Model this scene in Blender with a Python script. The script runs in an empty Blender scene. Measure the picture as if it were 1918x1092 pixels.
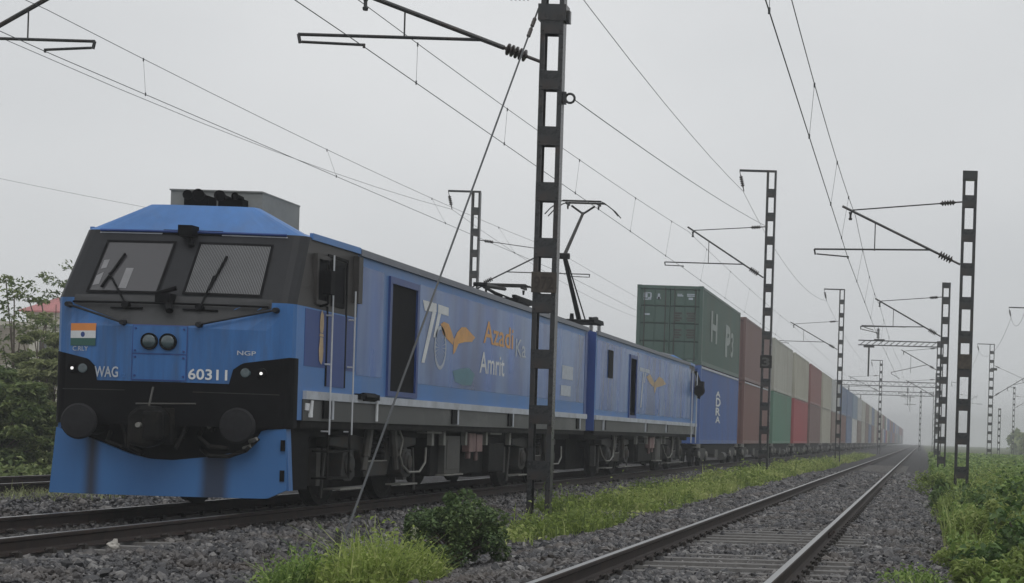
import bpy, math, random
import numpy as np
from mathutils import Matrix, Vector, noise

random.seed(7)
rng = np.random.default_rng(11)
sc = bpy.context.scene
COL = sc.collection
R = math.radians

# ------------------------------------------------------------------ camera
CAM_Z = 1.15
cam_d = bpy.data.cameras.new('camera')
cam = bpy.data.objects.new('camera', cam_d)
COL.objects.link(cam)
cam_d.sensor_width = 36.0
cam_d.lens = 56.78
cam_d.shift_x = -0.4004
cam_d.shift_y = 0.1476
cam_d.clip_start = 0.1
cam_d.clip_end = 6000
cam.matrix_world = Matrix.Translation((0, 0, CAM_Z)) @ Matrix.Rotation(R(90), 4, 'X') @ Matrix.Rotation(0.03, 4, 'Z')
sc.camera = cam

# ------------------------------------------------------------------ world: overcast sky
SUN_EL, SUN_AZ = 58.0, 150.0      # high, behind the camera and to its right (azimuth clockwise from +Y)
world = bpy.data.worlds.new('World')
sc.world = world
world.use_nodes = True
wn, wl = world.node_tree.nodes, world.node_tree.links
bg = wn['Background']
sky = wn.new('ShaderNodeTexSky')
sky.sky_type = 'NISHITA'
sky.sun_disc = False
sky.sun_elevation = R(SUN_EL)
sky.sun_rotation = R(SUN_AZ)
sky.dust_density = 6.0
hsv = wn.new('ShaderNodeHueSaturation'); hsv.inputs['Saturation'].default_value = 0.06
wl.new(sky.outputs[0], hsv.inputs['Color'])
tc = wn.new('ShaderNodeTexCoord')
mp = wn.new('ShaderNodeMapping'); mp.inputs['Scale'].default_value = (1.6, 1.6, 3.2)
nz = wn.new('ShaderNodeTexNoise'); nz.inputs['Scale'].default_value = 1.3; nz.inputs['Detail'].default_value = 4
nz.inputs['Roughness'].default_value = 0.45
wl.new(tc.outputs['Generated'], mp.inputs[0]); wl.new(mp.outputs[0], nz.inputs['Vector'])
rp = wn.new('ShaderNodeValToRGB')
rp.color_ramp.elements[0].position = 0.3; rp.color_ramp.elements[0].color = (6.1, 6.3, 6.5, 1)
rp.color_ramp.elements[1].position = 0.7; rp.color_ramp.elements[1].color = (7.7, 7.85, 8.0, 1)
wl.new(nz.outputs['Fac'], rp.inputs[0])
mx = wn.new('ShaderNodeMix'); mx.data_type = 'RGBA'; mx.inputs[0].default_value = 0.90
wl.new(hsv.outputs[0], mx.inputs[6]); wl.new(rp.outputs[0], mx.inputs[7])
wl.new(mx.outputs[2], bg.inputs['Color'])
bg.inputs['Strength'].default_value = 0.107

sun_d = bpy.data.lights.new('sun', 'SUN')
sun_d.energy = 0.7
sun_d.angle = R(40)
sun_d.color = (1.0, 0.97, 0.93)
sun = bpy.data.objects.new('sun', sun_d)
COL.objects.link(sun)
az, el = R(SUN_AZ), R(SUN_EL)
sdir = Vector((math.sin(az) * math.cos(el), math.cos(az) * math.cos(el), math.sin(el)))
sun.rotation_euler = sdir.to_track_quat('Z', 'Y').to_euler()
sun.location = (20, -20, 40)

sc.view_settings.view_transform = 'Standard'
sc.view_settings.look = 'None'
sc.view_settings.exposure = 0.0
sc.view_settings.gamma = 1.0
sc.render.engine = 'CYCLES'
sc.cycles.use_denoising = True
sc.cycles.max_bounces = 6
sc.cycles.diffuse_bounces = 3
sc.cycles.glossy_bounces = 3
sc.cycles.transparent_max_bounces = 8
sc.cycles.volume_bounces = 2
sc.cycles.use_fast_gi = False

# ------------------------------------------------------------------ helpers
def tag(o, label=None, cat=None, group=None, kind=None):
    if label: o['label'] = label
    if cat: o['category'] = cat
    if group: o['group'] = group
    if kind: o['kind'] = kind
    return o

def empty(name, loc=(0, 0, 0), rz=0.0):
    o = bpy.data.objects.new(name, None)
    o.empty_display_size = 0.3
    COL.objects.link(o)
    o.location = loc
    o.rotation_euler = (0, 0, rz)
    return o

def link(name, me, parent=None, loc=(0, 0, 0), rot=(0, 0, 0)):
    o = bpy.data.objects.new(name, me)
    COL.objects.link(o)
    o.parent = parent
    o.location = loc
    o.rotation_euler = rot
    return o

def copy_tree(o, parent=None):
    c = o.copy()
    COL.objects.link(c)
    c.parent = parent
    for ch in list(o.children):
        copy_tree(ch, c)
    return c

class MB:
    def __init__(s):
        s.v, s.f, s.m = [], [], []
    def add(s, vs, fs, mi=0):
        b = len(s.v)
        s.v += [tuple(p) for p in vs]
        for f in fs:
            s.f.append([b + i for i in f]); s.m.append(mi)
        return s
    def box(s, x0, x1, y0, y1, z0, z1, mi=0):
        vs = [(x0, y0, z0), (x1, y0, z0), (x1, y1, z0), (x0, y1, z0), (x0, y0, z1), (x1, y0, z1), (x1, y1, z1), (x0, y1, z1)]
        return s.add(vs, [(0, 3, 2, 1), (4, 5, 6, 7), (0, 1, 5, 4), (1, 2, 6, 5), (2, 3, 7, 6), (3, 0, 4, 7)], mi)
    def bar(s, p0, p1, w, h, mi=0, up=(0, 0, 1)):
        p0, p1 = Vector(p0), Vector(p1)
        d = (p1 - p0).normalized()
        a = d.cross(Vector(up))
        if a.length < 1e-4: a = d.cross(Vector((1, 0, 0)))
        a.normalize(); b = a.cross(d).normalized()
        vs = []
        for p in (p0, p1):
            for sx, sz in ((-1, -1), (1, -1), (1, 1), (-1, 1)):
                vs.append(p + a * (sx * w / 2) + b * (sz * h / 2))
        return s.add(vs, [(3, 2, 1, 0), (4, 5, 6, 7), (0, 1, 5, 4), (1, 2, 6, 5), (2, 3, 7, 6), (3, 0, 4, 7)], mi)
    def tube(s, p0, p1, r0, r1=None, n=8, mi=0, caps=True):
        r1 = r0 if r1 is None else r1
        p0, p1 = Vector(p0), Vector(p1)
        d = (p1 - p0).normalized()
        a = d.cross(Vector((0, 0, 1)))
        if a.length < 1e-4: a = Vector((1, 0, 0))
        a.normalize(); b = a.cross(d).normalized()
        vs = []
        for p, r in ((p0, r0), (p1, r1)):
            for i in range(n):
                t = 2 * math.pi * i / n
                vs.append(p + a * (r * math.cos(t)) + b * (r * math.sin(t)))
        fs = [(i, (i + 1) % n, n + (i + 1) % n, n + i) for i in range(n)]
        if caps: fs += [tuple(range(n - 1, -1, -1)), tuple(range(n, 2 * n))]
        return s.add(vs, fs, mi)
    def path(s, pts, r, n=6, mi=0):
        for a, b in zip(pts[:-1], pts[1:]):
            s.tube(a, b, r, r, n, mi)
        return s
    def lathe(s, p0, axis, prof, n=16, mi=0):
        """prof: list of (t along axis, radius)"""
        p0, d = Vector(p0), Vector(axis).normalized()
        a = d.cross(Vector((0, 0, 1)))
        if a.length < 1e-4: a = Vector((1, 0, 0))
        a.normalize(); b = a.cross(d).normalized()
        vs = []
        for t, r in prof:
            for i in range(n):
                th = 2 * math.pi * i / n
                vs.append(p0 + d * t + a * (r * math.cos(th)) + b * (r * math.sin(th)))
        fs = []
        for k in range(len(prof) - 1):
            for i in range(n):
                fs.append((k * n + i, k * n + (i + 1) % n, (k + 1) * n + (i + 1) % n, (k + 1) * n + i))
        fs.append(tuple(range(n - 1, -1, -1)))
        fs.append(tuple(range((len(prof) - 1) * n, len(prof) * n)))
        return s.add(vs, fs, mi)
    def extr(s, poly, y0, y1, mi=0):
        """poly of (x, z) extruded along y"""
        n = len(poly)
        vs = [(x, y0, z) for x, z in poly] + [(x, y1, z) for x, z in poly]
        fs = [(i, (i + 1) % n, n + (i + 1) % n, n + i) for i in range(n)]
        fs += [tuple(range(n - 1, -1, -1)), tuple(range(n, 2 * n))]
        return s.add(vs, fs, mi)
    def extx(s, poly, x0, x1, mi=0):
        """poly of (y, z) extruded along x"""
        n = len(poly)
        vs = [(x0, y, z) for y, z in poly] + [(x1, y, z) for y, z in poly]
        fs = [(i, (i + 1) % n, n + (i + 1) % n, n + i) for i in range(n)]
        fs += [tuple(range(n - 1, -1, -1)), tuple(range(n, 2 * n))]
        return s.add(vs, fs, mi)
    def mesh(s, name, mats, smooth=False, flip=None):
        vs = s.v if flip is None else [(x, flip - y, z) for x, y, z in s.v]
        me = bpy.data.meshes.new(name)
        me.from_pydata(vs, [], s.f if flip is None else [f[::-1] for f in s.f])
        if not isinstance(mats, (list, tuple)): mats = [mats]
        for m in mats: me.materials.append(m)
        if len(mats) > 1: me.polygons.foreach_set('material_index', s.m)
        if smooth: me.polygons.foreach_set('use_smooth', [True] * len(me.polygons))
        me.update()
        return me
    def build(s, name, mats, parent=None, loc=(0, 0, 0), rot=(0, 0, 0), smooth=False, flip=None, bevel=0):
        o = link(name, s.mesh(name, mats, smooth, flip), parent, loc, rot)
        if bevel:
            b = o.modifiers.new('bevel', 'BEVEL'); b.width = bevel; b.segments = 2; b.limit_method = 'ANGLE'; b.angle_limit = R(40)
        return o

def np_mesh(name, V, F, mat, var=None):
    V = np.asarray(V, dtype=np.float32); F = np.asarray(F, dtype=np.int32)
    me = bpy.data.meshes.new(name)
    n, k = F.shape
    me.vertices.add(len(V)); me.vertices.foreach_set('co', V.ravel())
    me.loops.add(n * k); me.loops.foreach_set('vertex_index', F.ravel())
    me.polygons.add(n)
    me.polygons.foreach_set('loop_start', np.arange(0, n * k, k, dtype=np.int32))
    me.polygons.foreach_set('loop_total', np.full(n, k, dtype=np.int32))
    if var is not None:
        at = me.attributes.new('var', 'FLOAT', 'POINT')
        at.data.foreach_set('value', np.asarray(var, dtype=np.float32))
    me.materials.append(mat)
    me.update(calc_edges=True)
    me.validate()
    return me

# ------------------------------------------------------------------ materials
def nm(name):
    m = bpy.data.materials.new(name)
    m.use_nodes = True
    return m, m.node_tree.nodes, m.node_tree.links, m.node_tree.nodes['Principled BSDF']

def paint(name, col, rough=0.5, metal=0.0, var=0.18, scale=3.0, dirt=None, dirt_amt=0.0, stretch=(1, 1, 1), bump=0.0, coat=0.0, rvar=0.12, spec=0.5, dlo=0.48, dhi=0.68, det=6.0):
    m, n, l, b = nm(name)
    t = n.new('ShaderNodeTexCoord')
    mpn = n.new('ShaderNodeMapping'); mpn.inputs['Scale'].default_value = stretch
    l.new(t.outputs['Object'], mpn.inputs[0])
    z = n.new('ShaderNodeTexNoise'); z.inputs['Scale'].default_value = scale; z.inputs['Detail'].default_value = det; z.inputs['Roughness'].default_value = 0.65
    l.new(mpn.outputs[0], z.inputs['Vector'])
    r = n.new('ShaderNodeValToRGB')
    r.color_ramp.elements[0].position = 0.3; r.color_ramp.elements[1].position = 0.7
    r.color_ramp.elements[0].color = tuple(c * (1 - var) for c in col) + (1,)
    r.color_ramp.elements[1].color = tuple(min(1, c * (1 + var)) for c in col) + (1,)
    l.new(z.outputs['Fac'], r.inputs[0])
    out = r.outputs[0]
    if dirt is not None and dirt_amt > 0:
        z2 = n.new('ShaderNodeTexNoise'); z2.inputs['Scale'].default_value = scale * 0.7; z2.inputs['Detail'].default_value = det + 2; z2.inputs['Roughness'].default_value = 0.7
        l.new(mpn.outputs[0], z2.inputs['Vector'])
        r2 = n.new('ShaderNodeMapRange'); r2.inputs[1].default_value = dlo; r2.inputs[2].default_value = dhi; r2.inputs[4].default_value = dirt_amt
        l.new(z2.outputs['Fac'], r2.inputs[0])
        x = n.new('ShaderNodeMix'); x.data_type = 'RGBA'
        l.new(r2.outputs[0], x.inputs[0]); l.new(out, x.inputs[6]); x.inputs[7].default_value = tuple(dirt) + (1,)
        out = x.outputs[2]
    l.new(out, b.inputs['Base Color'])
    b.inputs['Metallic'].default_value = metal
    b.inputs['Specular IOR Level'].default_value = spec
    rr = n.new('ShaderNodeMapRange'); rr.inputs[3].default_value = max(0.02, rough - rvar); rr.inputs[4].default_value = min(1, rough + rvar)
    l.new(z.outputs['Fac'], rr.inputs[0]); l.new(rr.outputs[0], b.inputs['Roughness'])
    if coat: b.inputs['Coat Weight'].default_value = coat; b.inputs['Coat Roughness'].default_value = 0.15
    if bump:
        bp = n.new('ShaderNodeBump'); bp.inputs['Strength'].default_value = bump; bp.inputs['Distance'].default_value = 0.02
        l.new(z.outputs['Fac'], bp.inputs['Height']); l.new(bp.outputs[0], b.inputs['Normal'])
    return m

def foliage(name, c0, c1, c2, trans=0.35):
    m, n, l, b = nm(name)
    a = n.new('ShaderNodeAttribute'); a.attribute_name = 'var'
    r = n.new('ShaderNodeValToRGB')
    r.color_ramp.elements[0].color = c0 + (1,); r.color_ramp.elements[1].color = c2 + (1,)
    e = r.color_ramp.elements.new(0.5); e.color = c1 + (1,)
    l.new(a.outputs['Fac'], r.inputs[0]); l.new(r.outputs[0], b.inputs['Base Color'])
    b.inputs['Roughness'].default_value = 0.55
    b.inputs['Specular IOR Level'].default_value = 0.3
    tr = n.new('ShaderNodeBsdfTranslucent'); l.new(r.outputs[0], tr.inputs['Color'])
    mxs = n.new('ShaderNodeMixShader'); mxs.inputs[0].default_value = trans
    l.new(b.outputs[0], mxs.inputs[1]); l.new(tr.outputs[0], mxs.inputs[2])
    l.new(mxs.outputs[0], n['Material Output'].inputs['Surface'])
    return m

M = {}
M['steel'] = paint('mast_steel', (0.024, 0.026, 0.028), 0.28, 0.0, 0.45, 3, dirt=(0.05, 0.032, 0.023), dirt_amt=0.75, spec=0.36, rvar=0.08)
M['steel_far'] = M['steel']
M['insul'] = paint('insulator_brown', (0.03, 0.022, 0.02), 0.3, 0, 0.2, 6)
M['wire'] = paint('wire_metal', (0.09, 0.095, 0.10), 0.5, 0.6, 0.1, 1)
M['plate'] = paint('rusty_plate', (0.055, 0.044, 0.035), 0.8, 0, 0.6, 12, dirt=(0.03, 0.025, 0.02), dirt_amt=0.8)
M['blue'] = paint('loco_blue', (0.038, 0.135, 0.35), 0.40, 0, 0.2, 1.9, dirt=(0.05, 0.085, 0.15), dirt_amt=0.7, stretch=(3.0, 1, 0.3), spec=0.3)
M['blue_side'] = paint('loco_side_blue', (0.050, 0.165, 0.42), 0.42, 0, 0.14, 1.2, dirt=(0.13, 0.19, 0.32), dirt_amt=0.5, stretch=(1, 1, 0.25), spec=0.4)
M['navy'] = paint('navy_vinyl', (0.028, 0.062, 0.22), 0.42, 0, 0.2, 1.2, dirt=(0.07, 0.10, 0.20), dirt_amt=0.5, stretch=(1, 1, 0.3), spec=0.28)
M['wrap'] = paint('vinyl_wrap', (0.026, 0.085, 0.28), 0.26, 0, 0.5, 1.3, dirt=(0.12, 0.215, 0.42), dirt_amt=0.8, stretch=(1, 0.75, 0.22), bump=0.3, dlo=0.44, dhi=0.64, det=1.0, spec=0.36, rvar=0.06)
M['roofblue'] = paint('roof_blue', (0.065, 0.185, 0.45), 0.4, 0, 0.15, 2, dirt=(0.10, 0.15, 0.25), dirt_amt=0.4)
M['gutter'] = paint('roof_grey', (0.14, 0.15, 0.18), 0.5, 0, 0.2, 3)
M['cabgrey'] = paint('cab_dark_grey', (0.017, 0.018, 0.021), 0.5, 0, 0.2, 3, spec=0.22)
M['shelf'] = paint('shelf_grey', (0.040, 0.041, 0.043), 0.55, 0, 0.25, 4, spec=0.25)
M['cabside'] = paint('cab_side_brown_grey', (0.045, 0.042, 0.041), 0.5, 0, 0.2, 3, spec=0.3)
M['black'] = paint('black_paint', (0.005, 0.005, 0.006), 0.6, 0, 0.3, 4, spec=0.08)
M['under'] = paint('underframe_black', (0.008, 0.008, 0.008), 0.7, 0, 0.4, 6, dirt=(0.035, 0.03, 0.026), dirt_amt=0.5, spec=0.1)
M['bogie'] = paint('bogie_grey', (0.030, 0.031, 0.031), 0.6, 0.1, 0.35, 6, dirt=(0.05, 0.035, 0.025), dirt_amt=0.7, spec=0.2)
M['grime'] = paint('grey_box', (0.062, 0.062, 0.058), 0.7, 0, 0.25, 5, dirt=(0.05, 0.04, 0.03), dirt_amt=0.6)
M['pinkbox'] = paint('faded_maroon_box', (0.20, 0.13, 0.125), 0.7, 0, 0.2, 5, dirt=(0.06, 0.04, 0.03), dirt_amt=0.5)
M['edge'] = paint('pale_step_edge', (0.19, 0.19, 0.175), 0.6, 0, 0.2, 8, dirt=(0.1, 0.08, 0.06), dirt_amt=0.5)
M['stripe'] = paint('pale_sole_stripe', (0.42, 0.45, 0.50), 0.5, 0, 0.15, 3, dirt=(0.18, 0.17, 0.17), dirt_amt=0.5)
M['sill'] = paint('grey_sole_bar', (0.060, 0.062, 0.062), 0.5, 0, 0.25, 1.4, dirt=(0.15, 0.155, 0.15), dirt_amt=0.6, stretch=(1, .5, 1))
M['white'] = paint('white_marking', (0.62, 0.64, 0.66), 0.6, 0, 0.1, 4)
M['palewhite'] = paint('faded_white_print', (0.40, 0.44, 0.50), 0.6, 0, 0.2, 6)
M['reflect_grey'] = paint('painted_reflection_grey', (0.19, 0.19, 0.20), 0.5)
M['printgrey'] = paint('worn_white_print', (0.26, 0.30, 0.29), 0.6, 0, 0.3, 3)
M['rail_white'] = paint('pale_handrail', (0.45, 0.47, 0.5), 0.45, 0, 0.1, 4)
M['orange'] = paint('orange_print', (0.62, 0.33, 0.11), 0.6, 0, 0.2, 5, dirt=(0.42, 0.28, 0.20), dirt_amt=0.4)
M['saffron'] = paint('saffron_print', (0.62, 0.22, 0.05), 0.55, 0, 0.08, 5)
M['flaggreen'] = paint('green_print', (0.020, 0.09, 0.075), 0.55, 0, 0.1, 5)
M['softgreen'] = paint('faded_green_print', (0.095, 0.20, 0.25), 0.6, 0, 0.25, 3)
M['gold'] = paint('gold_print', (0.42, 0.31, 0.19), 0.6, 0, 0.3, 5)
M['lamp'] = paint('lamp_lens', (0.05, 0.075, 0.085), 0.12, 0, 0.3, 12, coat=0.6)
M['louvre'] = paint('louvre_dark', (0.005, 0.005, 0.007), 0.75, 0, 0.3, 5, spec=0.1)
M['acbox'] = paint('grey_roof_box', (0.20, 0.21, 0.21), 0.6, 0, 0.15, 3, dirt=(0.1, 0.1, 0.09), dirt_amt=0.5)
M['bars'] = paint('grille_bars', (0.15, 0.155, 0.16), 0.5, 0.2, 0.1, 4)
M['rail_side'] = paint('rail_rust', (0.028, 0.021, 0.019), 0.7, 0.0, 0.35, 6, dirt=(0.06, 0.037, 0.026), dirt_amt=0.5, spec=0.2)
M['rail_head'] = paint('rail_head', (0.30, 0.30, 0.30), 0.38, 0.75, 0.15, 3, stretch=(6, .3, 1))
M['sleeper'] = paint('concrete_sleeper', (0.15, 0.145, 0.14), 0.85, 0, 0.25, 8, dirt=(0.06, 0.05, 0.045), dirt_amt=0.6)
M['clip'] = paint('rail_clip', (0.03, 0.025, 0.022), 0.6, 0.3, 0.3, 6)
M['bark'] = paint('bark', (0.09, 0.07, 0.055), 0.9, 0, 0.4, 8, bump=0.5)
M['plastic'] = paint('dirty_white_plastic', (0.36, 0.34, 0.31), 0.5, 0, 0.15, 9)
M['redroof'] = paint('red_roof', (0.40, 0.15, 0.15), 0.7, 0, 0.15, 2)
M['cream'] = paint('cream_wall', (0.50, 0.47, 0.41), 0.85, 0, 0.12, 1.5)
M['brownwall'] = paint('brown_wall', (0.24, 0.205, 0.165), 0.85, 0, 0.15, 1.5)

# glass of the cab
m, n, l, b = nm('cab_glass')
b.inputs['Base Color'].default_value = (0.058, 0.057, 0.062, 1); b.inputs['Roughness'].default_value = 0.08; b.inputs['Specular IOR Level'].default_value = 0.6
M['glass'] = m
m, n, l, b = nm('white_led')
b.inputs['Base Color'].default_value = (0.8, 0.8, 0.8, 1)
b.inputs['Emission Color'].default_value = (1, 0.98, 0.95, 1); b.inputs['Emission Strength'].default_value = 0.7
M['led'] = m

# skirt paint with soot streaks below the buffers
m, n, l, b = nm('skirt_blue')
t = n.new('ShaderNodeTexCoord'); sx = n.new('ShaderNodeSeparateXYZ'); l.new(t.outputs['Object'], sx.inputs[0])
z = n.new('ShaderNodeTexNoise'); z.inputs['Scale'].default_value = 2.2; z.inputs['Detail'].default_value = 5
mpn = n.new('ShaderNodeMapping'); mpn.inputs['Scale'].default_value = (1.6, 1, .25); l.new(t.outputs['Object'], mpn.inputs[0]); l.new(mpn.outputs[0], z.inputs['Vector'])
acc = None
for cu, wd, am in ((-0.93, 0.07, 0.9), (0.62, 0.15, 0.82)):
    a = n.new('ShaderNodeMath'); a.operation = 'SUBTRACT'; a.inputs[1].default_value = cu; l.new(sx.outputs[0], a.inputs[0])
    w = n.new('ShaderNodeMath'); w.operation = 'ABSOLUTE'; l.new(a.outputs[0], w.inputs[0])
    jit = n.new('ShaderNodeMath'); jit.operation = 'MULTIPLY_ADD'; jit.inputs[1].default_value = 0.12; l.new(z.outputs['Fac'], jit.inputs[0]); l.new(w.outputs[0], jit.inputs[2])
    g = n.new('ShaderNodeMapRange'); g.interpolation_type = 'SMOOTHSTEP'; g.inputs[1].default_value = wd + 0.17; g.inputs[2].default_value = wd - 0.02; g.inputs[4].default_value = am
    l.new(jit.outputs[0], g.inputs[0])
    if acc is None: acc = g.outputs[0]
    else:
        mxm = n.new('ShaderNodeMath'); mxm.operation = 'MAXIMUM'; l.new(acc, mxm.inputs[0]); l.new(g.outputs[0], mxm.inputs[1]); acc = mxm.outputs[0]
r = n.new('ShaderNodeValToRGB'); r.color_ramp.elements[0].color = (0.034, 0.112, 0.28, 1); r.color_ramp.elements[1].color = (0.045, 0.145, 0.345, 1)
l.new(z.outputs['Fac'], r.inputs[0])
x = n.new('ShaderNodeMix'); x.data_type = 'RGBA'; l.new(acc, x.inputs[0]); l.new(r.outputs[0], x.inputs[6]); x.inputs[7].default_value = (0.026, 0.024, 0.028, 1)
l.new(x.outputs[2], b.inputs['Base Color']); b.inputs['Roughness'].default_value = 0.5; b.inputs['Specular IOR Level'].default_value = 0.25
M['skirt'] = m

def ground_mat(name, cols, scale, bump, rough=0.95):
    m, n, l, b = nm(name)
    t = n.new('ShaderNodeTexCoord')
    v = n.new('ShaderNodeTexVoronoi'); v.inputs['Scale'].default_value = scale
    l.new(t.outputs['Object'], v.inputs['Vector'])
    z = n.new('ShaderNodeTexNoise'); z.inputs['Scale'].default_value = 0.5; z.inputs['Detail'].default_value = 6
    l.new(t.outputs['Object'], z.inputs['Vector'])
    r = n.new('ShaderNodeValToRGB')
    r.color_ramp.elements[0].color = cols[0] + (1,); r.color_ramp.elements[1].color = cols[2] + (1,)
    e = r.color_ramp.elements.new(0.5); e.color = cols[1] + (1,)
    sp = n.new('ShaderNodeSeparateColor'); l.new(v.outputs['Color'], sp.inputs[0])
    mixf = n.new('ShaderNodeMath'); mixf.operation = 'MULTIPLY_ADD'; mixf.inputs[1].default_value = 0.55; l.new(sp.outputs[0], mixf.inputs[0])
    half = n.new('ShaderNodeMath'); half.operation = 'MULTIPLY'; half.inputs[1].default_value = 0.45; l.new(z.outputs['Fac'], half.inputs[0])
    l.new(half.outputs[0], mixf.inputs[2]); l.new(mixf.outputs[0], r.inputs[0])
    l.new(r.outputs[0], b.inputs['Base Color']); b.inputs['Roughness'].default_value = rough; b.inputs['Specular IOR Level'].default_value = 0.25
    bp = n.new('ShaderNodeBump'); bp.inputs['Strength'].default_value = bump; bp.inputs['Distance'].default_value = 0.04
    l.new(v.outputs['Distance'], bp.inputs['Height']); l.new(bp.outputs[0], b.inputs['Normal'])
    return m
M['ballast'] = ground_mat('ballast_ground', ((0.012, 0.012, 0.013), (0.05, 0.049, 0.051), (0.13, 0.127, 0.128)), 16, 1.0)
M['earth'] = ground_mat('earth_ground', ((0.05, 0.055, 0.025), (0.07, 0.085, 0.03), (0.10, 0.12, 0.045)), 3, 0.6)

m, n, l, b = nm('ballast_stone')
oi = n.new('ShaderNodeObjectInfo'); r = n.new('ShaderNodeValToRGB')
r.color_ramp.elements[0].color = (0.022, 0.022, 0.025, 1); r.color_ramp.elements[1].color = (0.32, 0.31, 0.305, 1)
for p, c in ((0.35, (0.055, 0.054, 0.060)), (0.65, (0.105, 0.102, 0.107)), (0.9, (0.175, 0.165, 0.16))):
    e = r.color_ramp.elements.new(p); e.color = c + (1,)
l.new(oi.outputs['Random'], r.inputs[0])
t = n.new('ShaderNodeTexCoord'); z = n.new('ShaderNodeTexNoise'); z.inputs['Scale'].default_value = 2.5; z.inputs['Detail'].default_value = 4; l.new(t.outputs['Object'], z.inputs['Vector'])
x = n.new('ShaderNodeMix'); x.data_type = 'RGBA'; x.blend_type = 'MULTIPLY'; x.inputs[0].default_value = 0.6
l.new(r.outputs[0], x.inputs[6]); l.new(z.outputs['Fac'], x.inputs[7])
zz_ = n.new('ShaderNodeTexNoise'); zz_.inputs['Scale'].default_value = 0.9; zz_.inputs['Detail'].default_value = 4; l.new(oi.outputs['Location'], zz_.inputs['Vector'])
mr_ = n.new('ShaderNodeMapRange'); mr_.inputs[1].default_value = 0.48; mr_.inputs[2].default_value = 0.7; mr_.inputs[4].default_value = 0.6; l.new(zz_.outputs['Fac'], mr_.inputs[0])
x2 = n.new('ShaderNodeMix'); x2.data_type = 'RGBA'; l.new(mr_.outputs[0], x2.inputs[0]); l.new(x.outputs[2], x2.inputs[6]); x2.inputs[7].default_value = (0.085, 0.066, 0.052, 1)
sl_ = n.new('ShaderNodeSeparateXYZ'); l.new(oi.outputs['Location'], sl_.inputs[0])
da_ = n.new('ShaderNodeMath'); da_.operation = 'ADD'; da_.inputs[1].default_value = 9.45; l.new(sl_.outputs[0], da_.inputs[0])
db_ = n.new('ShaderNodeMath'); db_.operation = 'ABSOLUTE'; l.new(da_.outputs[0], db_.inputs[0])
dc_ = n.new('ShaderNodeMapRange'); dc_.inputs[1].default_value = 1.15; dc_.inputs[2].default_value = 0.7; dc_.inputs[4].default_value = 0.75; l.new(db_.outputs[0], dc_.inputs[0])  # stones between the train's rails darkened: oil stain plus painted under-train shade
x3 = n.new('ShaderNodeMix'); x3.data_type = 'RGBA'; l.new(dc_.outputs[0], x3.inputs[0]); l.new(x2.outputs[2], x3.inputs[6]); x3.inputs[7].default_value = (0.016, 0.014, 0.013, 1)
l.new(x3.outputs[2], b.inputs['Base Color'])
b.inputs['Roughness'].default_value = 0.45; b.inputs['Specular IOR Level'].default_value = 0.5
M['stone'] = m

M['grass'] = foliage('bright_grass', (0.12, 0.175, 0.04), (0.285, 0.37, 0.085), (0.50, 0.54, 0.21), 0.45)
M['shrubleaf'] = foliage('shrub_leaf', (0.06, 0.12, 0.03), (0.19, 0.29, 0.07), (0.35, 0.44, 0.14), 0.35)
M['plume'] = foliage('pale_seed_plume', (0.30, 0.32, 0.20), (0.42, 0.44, 0.32), (0.55, 0.56, 0.45), 0.3)
M['limeleaf'] = foliage('lime_leaf', (0.12, 0.175, 0.042), (0.25, 0.33, 0.09), (0.43, 0.48, 0.19), 0.4)
M['darkweed'] = foliage('dark_weed_leaf', (0.035, 0.075, 0.024), (0.095, 0.165, 0.05), (0.20, 0.28, 0.10), 0.3)
M['darkleaf'] = foliage('dark_bush_leaf', (0.04, 0.075, 0.03), (0.10, 0.155, 0.055), (0.20, 0.26, 0.10), 0.2)
M['treeleaf'] = foliage('tree_leaf', (0.05, 0.085, 0.028), (0.15, 0.20, 0.07), (0.31, 0.35, 0.15), 0.3)
M['paleleaf'] = foliage('pale_tree_leaf', (0.12, 0.15, 0.06), (0.26, 0.29, 0.13), (0.42, 0.44, 0.25), 0.35)

# ------------------------------------------------------------------ ground
TRK_L, TRK_R, TRK_F = -9.45, -2.07, -16.3
RG = 0.872                      # half distance between rail centre lines
PROF = [(-400, -.62), (-60, -.60), (-20.5, -.55), (-18.9, -.50), (-18.2, -.215), (-14.4, -.215), (-13.5, -.40), (-12.3, -.40), (-11.4, -.215),
        (-7.6, -.215), (-6.5, -.38), (-5.0, -.38), (-3.95, -.215), (-0.05, -.215), (0.75, -.44), (1.6, -.50), (60, -.52), (400, -.55)]
def gz(x):
    for (a, za), (b_, zb) in zip(PROF[:-1], PROF[1:]):
        if a <= x <= b_: return za + (zb - za) * (x - a) / (b_ - a)
    return -.6

mb = MB()
xs = [p[0] for p in PROF]
ys = [-60, 4] + list(range(8, 120, 4)) + [140, 180, 240, 320, 500, 1000]
vs = [(x, y, gz(x) - 0.03) for y in ys for x in xs]
nx = len(xs)
mb.add(vs, [(j * nx + i, j * nx + i + 1, (j + 1) * nx + i + 1, (j + 1) * nx + i) for j in range(len(ys) - 1) for i in range(nx - 1)])
for k in range(len(mb.f)):
    i = k % (nx - 1)
    mb.m[k] = 1 if 3 <= i <= 13 else 0
tag(mb.build('ground', [M['earth'], M['ballast']]), kind='structure')

# ballast stones
def stone_mesh(k):
    import bmesh
    bm = bmesh.new()
    bmesh.ops.create_icosphere(bm, subdivisions=1, radius=1.0)
    rs = random.Random(k)
    for v in bm.verts:
        v.co *= rs.uniform(0.72, 1.18)
        v.co.z *= 0.75
    for _ in range(3):     # chop a few flat faces
        nv = Vector((rs.uniform(-1, 1), rs.uniform(-1, 1), rs.uniform(-1, 1))).normalized()
        for v in bm.verts:
            d = v.co.dot(nv)
            if d > 0.62: v.co -= nv * (d - 0.62)
    me = bpy.data.meshes.new('stone')
    bm.to_mesh(me); bm.free()
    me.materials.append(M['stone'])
    return bpy.data.objects.new('stone_source', me)

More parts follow.
